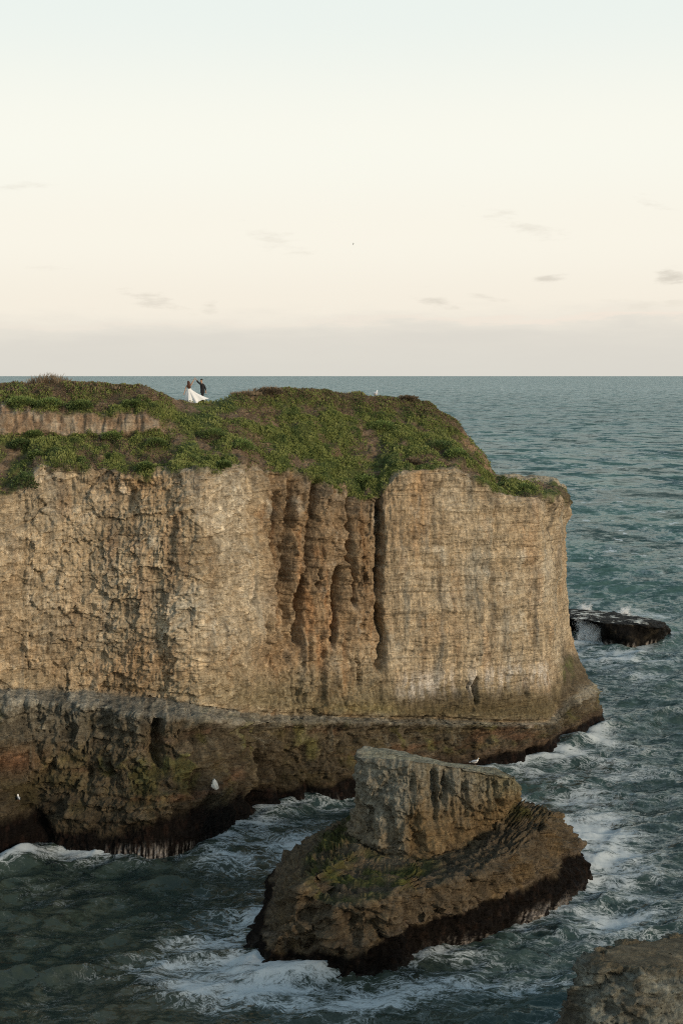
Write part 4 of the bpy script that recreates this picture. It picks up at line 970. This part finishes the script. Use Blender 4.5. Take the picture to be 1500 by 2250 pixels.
# groom, facing left (-X)
J = [(0.02, 0, .95, (.10, .10)), (0.01, 0, 1.15, (.10, .10)), (0.0, 0, 1.34, (.10, .10)), (-.02, 0, 1.47, .07), (-.045, 0, 1.54, .055), (-.06, 0, 1.62, .085), (-.065, 0, 1.71, .088), (-.055, 0, 1.775, .06), (-.150, 0, 1.66, .022)]
E = [(0, 1), (1, 2), (2, 3), (3, 4), (4, 5), (5, 6), (6, 7), (5, 8)]
def limb(pts, par):
    for p in pts:
        J.append(p); E.append((par, len(J) - 1)); par = len(J) - 1
    return par
wl = limb([(-.08, -.17, 1.42, .07), (-.26, -.16, 1.55, .05), (-.44, -.06, 1.745, .042)], 2); hand_joints(J, E, wl, (-.35, .2, .9), (0, 1, 0), .5)
wr_ = limb([(.06, .19, 1.41, .07), (.21, .22, 1.13, .05), (.25, .16, .88, .036)], 2); hand_joints(J, E, wr_, (.15, -.1, -1), (1, 0, 0), .4)
for s_ in (-1, 1): limb([(.02, s_ * .10, .88, .10), (.0, s_ * .11, .48, .065), (.03, s_ * .11, .10, .045), (-.10, s_ * .12, .04, .04)], 0)
skinned('body', J, E, SKIN, gr)
def rings(name, rows, mat, parent, seg=20):
    Vs = [(cx + rx * math.cos(2 * math.pi * j / seg), cy + ry * math.sin(2 * math.pi * j / seg), z) for (cx, cy, z, rx, ry) in rows for j in range(seg)]
    return mesh_from(name, Vs, grid_faces(len(rows), seg, True), mat, parent)
jk = rings('jacket', [(.03, 0, .76, .165, .205), (.025, 0, .84, .165, .205), (.02, 0, .98, .15, .19), (.01, 0, 1.14, .15, .185), (.0, 0, 1.30, .155, .215), (-.005, 0, 1.40, .145, .225), (-.01, 0, 1.455, .10, .15), (-.02, 0, 1.485, .07, .075)], SUIT, gr)
J = [(-.04, -.15, 1.41, .085)]; E = []; limb([(-.10, -.18, 1.43, .085), (-.26, -.16, 1.55, .072), (-.40, -.085, 1.705, .06)], 0); skinned('sleeve', J, E, SUIT, jk)
J = [(.03, .17, 1.40, .085)]; E = []; limb([(.08, .21, 1.38, .085), (.21, .22, 1.13, .068), (.245, .17, .92, .052)], 0); skinned('sleeve', J, E, SUIT, jk)
tr = rings('trousers', [(.02, 0, 1.0, .13, .16), (.02, 0, .90, .135, .175), (.02, 0, .80, .13, .18)], SUIT, gr)
for s_ in (-1, 1): rings('trouser_leg', [(.02, s_ * .09, .88, .115, .09), (.02, s_ * .10, .78, .11, .095), (.0, s_ * .11, .48, .085, .085), (.03, s_ * .11, .25, .08, .078), (.03, s_ * .11, .06, .082, .078)], SUIT, tr, 14)
ball('shirt_front', (-.125, -.02, 1.33), (.028, .055, .15), SHIRT, gr, 10); ball('collar', (-.035, 0, 1.475), (.072, .072, .03), SHIRT, gr, 12)
for s_ in (-1, 1): ball('shoe', (-.03, s_ * .115, .045), (.15, .05, .05), SHOE, gr, 12, lambda p: p * np.array([1, 1, .7 + .5 * (p[0] > -.2)]))
ball('hair', (-.035, 0, 1.745), (.098, .092, .085), HAIRD, gr, 14, lambda p: p * (1 if p[2] > -.2 else .82)); ball('beard', (-.105, 0, 1.595), (.05, .06, .05), HAIRD, gr, 10)
for s_ in (-1, 1): ball('ear', (-.05, s_ * .088, 1.665), (.022, .012, .032), SKIN, gr, 8); ball('eye', (-.143, s_ * .034, 1.685), (.010, .014, .010), EYE, gr, 8)
ball('mouth', (-.150, 0, 1.615), (.010, .026, .007), LIP, gr, 8)
# bride: back towards the camera, face turned to the groom (+X)
J = [(.05, 0, .90, (.13, .12)), (.03, 0, 1.02, (.10, .09)), (.015, 0, 1.17, (.13, .10)), (0.01, 0, 1.28, (.12, .085)), (0.01, 0, 1.36, .048), (.005, 0, 1.44, .07), (.005, 0, 1.52, .082), (.0, 0, 1.585, .06), (.085, .02, 1.47, .02)]
E = [(0, 1), (1, 2), (2, 3), (3, 4), (4, 5), (5, 6), (6, 7), (5, 8)]
wl = limb([(-.16, 0, 1.26, .055), (-.235, -.02, .98, .044), (-.31, -.05, .74, .033)], 3); hand_joints(J, E, wl, (-.25, -.1, -1), (1, .3, 0), .35)
wr_ = limb([(.17, 0, 1.30, .058), (.28, -.03, 1.50, .048), (.42, -.02, 1.735, .036)], 3); hand_joints(J, E, wr_, (.35, 0, 1), (0, 1, 0), .4)
for s_ in (-1, 1): limb([(.05, s_ * .09, .80, .095), (.05, s_ * .09, .45, .06), (.05, s_ * .09, .08, .038), (.14, s_ * .09, .03, .03)], 0)
skinned('body', J, E, SKIN, br)
nr, nf = 34, 72; Vs = []
for i in range(nr + 1):
    t = i / nr
    for j in range(nf):
        a = 2 * math.pi * j / nf; c_, s_ = math.cos(a), math.sin(a)
        right = max(0, c_) ** 1.0
        rx = .125 + (.80 - .125) * t ** .95; ry = .11 + (.55 - .11) * t ** .9
        cx = .03 + .52 * t ** 1.2
        fold = 1 + .16 * t * math.sin(a * 9 + 2.2 * t) + .06 * t * math.sin(a * 17 + 1)
        z = 1.04 - 1.06 * t + .34 * t ** 1.6 * right + .03 * t * math.sin(a * 5)
        Vs.append((cx + rx * c_ * fold, ry * s_ * fold - .02 * t, z))
mesh_from('gown_skirt', Vs, grid_faces(nr + 1, nf, True), DRESS, br)
Vs = []
for i in range(9):
    t = i / 8
    for j in range(28):
        a = 2 * math.pi * j / 28; c_, s_ = math.cos(a), math.sin(a)
        top = .05 + .13 * (s_ > 0) * s_
        z = 1.03 + top * t; wd = .112 + .03 * t
        Vs.append((.025 + wd * 1.02 * c_, (.105 + .01 * t) * s_, z))
mesh_from('gown_bodice', Vs, grid_faces(9, 28, True), DRESS, br)
ball('hair', (-.01, -.03, 1.53), (.098, .10, .095), HAIR, br, 14)
Vs = []
for i in range(15):
    t = i / 14
    for j in range(16):
        a = 2 * math.pi * j / 16
        wv_ = (.085 + .05 * math.sin(t * 2.6)) * (1 - .75 * max(0, t - .75) * 4 * .8)
        Vs.append((.01 + .05 * t + wv_ * math.cos(a) * (1 + .08 * math.sin(a * 6 + t * 9)), -.085 - .045 * math.sin(t * 2.2) + .055 * math.sin(a) * (1 - .5 * t), 1.56 - .52 * t))
mesh_from('long_hair', Vs, grid_faces(15, 16, True), HAIR, br)
for s_ in (-1, 1): ball('ear', (.015, s_ * .082, 1.49), (.02, .012, .028), SKIN, br, 8); ball('eye', (.082, .02 + s_ * .03, 1.505), (.009, .012, .009), EYE, br, 8)
ball('mouth', (.082, .02, 1.435), (.009, .022, .007), LIP, br, 8)

# ------------------------------------------------------------------ gulls
WHITE = mat_plain('white_feather', (.78, .77, .74), .7, .04, 40); GREYF = mat_plain('grey_feather', (.16, .17, .19), .7, .12, 40); PALEF = mat_plain('pale_grey_feather', (.42, .44, .48), .7, .08, 40); BILL = mat_plain('yellow_bill', (.55, .33, .06), .4, .1); LEGM = mat_plain('pink_leg', (.40, .22, .18), .5, .1); BLACKF = mat_plain('black_feather', (.02, .02, .022), .6, .1)
def ring_tube(name, path, mat, parent, seg=12):
    Vs = []
    for (x, y, z, ry, rz) in path:
        for j in range(seg):
            a = 2 * math.pi * j / seg; Vs.append((x, y + ry * math.cos(a), z + rz * math.sin(a)))
    return mesh_from(name, Vs, grid_faces(len(path), seg, True), mat, parent)
def gull(loc, rz, label, scale=1.0, wing=None, preen=False, group='gulls on the rocks'):
    wing = wing or GREYF
    e = bpy.data.objects.new('gull', None); C.objects.link(e); e.location = loc; e.rotation_euler = (0, 0, rz); e.scale = (scale,) * 3
    tag(e, label, 'gull', group)
    hx = .02 if preen else .0
    path = [(-.30, 0, .20, .005, .005), (-.24, 0, .205, .03, .02), (-.14, 0, .20, .07, .06), (-.02, 0, .195, .085, .085), (.08, 0, .21, .082, .085), (.145, 0, .25, .06, .065)]
    path += [(.165 + hx, 0, .30, .046, .045), (.175 + hx, 0, .345, .044, .045), (.195, 0, .375, .042, .036), (.235, 0, .372, .02, .02), (.245, 0, .37, .004, .004)]
    ring_tube('body', path, WHITE, e)
    ring_tube('bill', [(.235, 0, .37, .014, .016), (.27, 0, .366, .010, .014), (.295, 0, .356, .002, .003)], BILL, e, 8)
    for s in (-1, 1):
        wv = ring_tube('wing', [(.10, s * .072, .245, .012, .03), (.04, s * .085, .235, .018, .06), (-.10, s * .075, .225, .018, .055), (-.22, s * .045, .215, .014, .03), (-.36, s * .02, .212, .004, .006)], wing, e, 10)
        ring_tube('wing_tip', [(-.25, s * .042, .222, .012, .020), (-.34, s * .03, .218, .008, .012), (-.43, s * .018, .214, .002, .003)], BLACKF, wv, 8)
        lg = ring_tube('leg', [(-.004, s * .035, .13, .008, .008), (.0, s * .035, .125, .007, .007), (.001, s * .035, .005, .006, .006), (.05, s * .035, .004, .02, .004)], LEGM, e, 6)
        ball('eye', (.212, s * .034, .382), (.006, .004, .006), EYE, e, 6)
    ring_tube('tail', [(-.22, 0, .20, .04, .012), (-.36, 0, .195, .05, .006)], WHITE, e, 8)
    return e
p, _ = surf_at(1046, 1672, 6.6, 8.0, STK); gull(p + np.array([0, 0, -.01]), .35, 'small white gull standing on the flat top of the sea stack', 1.0, preen=True)
p, _ = surf_at(43, 1759, lM, lL); gull(p + np.array([.0, -.1, .0]), 2.0, 'dark-backed gull on the low ledge at the left edge', 1.0)
p, _ = surf_at(825, 875, lR - .4, lR + .5); gull(p + np.array([0, -.1, .05]), 1.25, 'pale grey gull standing on the ridge skyline with its back turned', 1.5, PALEF)
# flying gull far out over the sea
fl = bpy.data.objects.new('gull', None); C.objects.link(fl); fl.location = PY(776, 536, 520); fl.rotation_euler = (math.radians(-28), math.radians(-24), .2); tag(fl, 'tiny dark gull flying in the pale sky', 'gull')
ring_tube('body', [(-.28, 0, 0, .01, .01), (-.1, 0, 0, .07, .07), (.1, 0, 0, .07, .07), (.22, 0, .02, .045, .045), (.32, 0, .01, .01, .01)], GREYF, fl, 8)
for s in (-1, 1):
    Vs = []
    for (y_, x0, x1, z_) in ((0, .12, -.10, .03), (.3, .17, -.06, .14), (.55, .08, -.10, .10), (.72, -.12, -.18, .02)):
        Vs += [(x0, s * y_, z_ + .012), (x1, s * y_, z_ + .012), (x1, s * y_, z_ - .012), (x0, s * y_, z_ - .012)]
    mesh_from('wing', Vs, grid_faces(4, 4, True), GREYF, fl)

# ------------------------------------------------------------------ white guano-coated knob on the bench wall
p, nn = surf_at(469, 1724, lM, lL)
bm = bmesh.new(); bmesh.ops.create_icosphere(bm, subdivisions=4, radius=1)
for v in bm.verts:
    c = np.array(v.co); k = 1 + .6 * float(fbm(c[0] * 1.8, c[1] * 1.8, c[2] * 1.8, 4, .6, seed=200)); tz = (c[2] + 1) / 2
    v.co = Vector((c[0] * .24 * k * (1.15 - .75 * tz ** 1.5) - .10 * tz + .08, c[1] * .28 * k, c[2] * .36 * k))
for f_ in bm.faces: f_.smooth = True
me = bpy.data.meshes.new('white_rock'); bm.to_mesh(me); bm.free(); me.materials.append(mat_plain('guano', (.60, .58, .52), .85, .4, 9))
wk = bpy.data.objects.new('white_rock', me); C.objects.link(wk); wk.location = p + np.array([0, .06, 0]); tag(wk, 'small white guano-coated rock knob low on the dark cliff wall', 'rock')

# ------------------------------------------------------------------ spray
m_, t_ = new_mat('spray'); o_ = t_.n('ShaderNodeOutputMaterial'); d_ = t_.n('ShaderNodeBsdfDiffuse'); d_.inputs[0].default_value = (.92, .92, .91, 1)
tr_ = t_.n('ShaderNodeBsdfTranslucent'); tr_.inputs[0].default_value = (.92, .92, .91, 1); mx_ = t_.n('ShaderNodeMixShader'); t_.l(d_.outputs[0], mx_.inputs[1]); t_.l(tr_.outputs[0], mx_.inputs[2]); t_.l(mx_.outputs[0], o_.inputs[0])
SPRAY = m_
def spray(base, n, sx_, sy_, h, lean, label, size=(.02, .07), seed=0):
    r = np.random.default_rng(seed)
    nj = 26; jb = r.normal(size=(nj, 2)) * .8; jl = r.normal(0, .30, (nj, 2)); jh = r.uniform(.25, 1.0, nj) * np.exp(-.35 * jb[:, 0] ** 2)
    k = r.integers(0, nj, n); u = r.random(n) ** .9; g = r.normal(size=(n, 3))
    wdt = .10 + .34 * u
    Pp = np.stack([jb[k, 0] * sx_ + (jl[k, 0] + lean) * u * h * jh[k] + g[:, 0] * wdt * min(sx_, .8), jb[k, 1] * sy_ + jl[k, 1] * u * h * .5 + g[:, 1] * wdt * .6, np.maximum(0, (u - .18 * u ** 3) * h * jh[k] + g[:, 2] * .10 * h)], 1)
    sz = r.uniform(size[0], size[1], n) * (1.25 - .8 * u)
    a = r.normal(size=(n, 3)); a /= np.linalg.norm(a, axis=1)[:, None]; b = np.cross(a, r.normal(size=(n, 3))); b /= np.linalg.norm(b, axis=1)[:, None]; c = np.cross(a, b)
    T = np.stack([Pp + a * sz[:, None], Pp - a * sz[:, None] * .5 + b * sz[:, None], Pp - a * sz[:, None] * .5 - b * sz[:, None]], 1).reshape(-1, 3)
    Fc = np.arange(n * 3).reshape(-1, 3)
    o = mesh_from('sea_spray', T, Fc, SPRAY, None, False); o.location = base; tag(o, label, kind='stuff')
spray(PZ(1292, 1408) + np.array([0, -.4, 0]), 52000, 1.1, .7, 3.1, .15, 'white burst of spray in the gap left of the wet black slab', (.02, .06), seed=1)
spray(PZ(1286, 1352, .8), 14000, .30, .4, 1.9, -.1, 'left plume of spray behind the wet black slab', (.015, .05), seed=2)
spray(PZ(1368, 1357, .8), 14000, .38, .4, 1.7, .1, 'right plume of spray behind the wet black slab', (.015, .05), seed=3)
spray(PZ(1330, 1355, .8), 7000, 2.0, .4, .55, 0, 'low line of spray along the back of the wet black slab', seed=4)
spray(PZ(1405, 1368, .8), 1500, 1.4, .4, .7, .3, 'thin spray at the far edge of the wet black slab', seed=5)
spray(PZ(1242, 1640), 900, .45, .3, .8, .2, 'small splash against the headland toe', (.015, .05), seed=6)
spray(PZ(672, 2138), 800, .9, .3, .4, .1, 'low splash at the front left of the sea stack', (.008, .025), seed=7)
spray(PZ(75, 1882), 900, .8, .4, .5, 0, 'low splash at the foot of the cliff on the left', (.012, .04), seed=8)
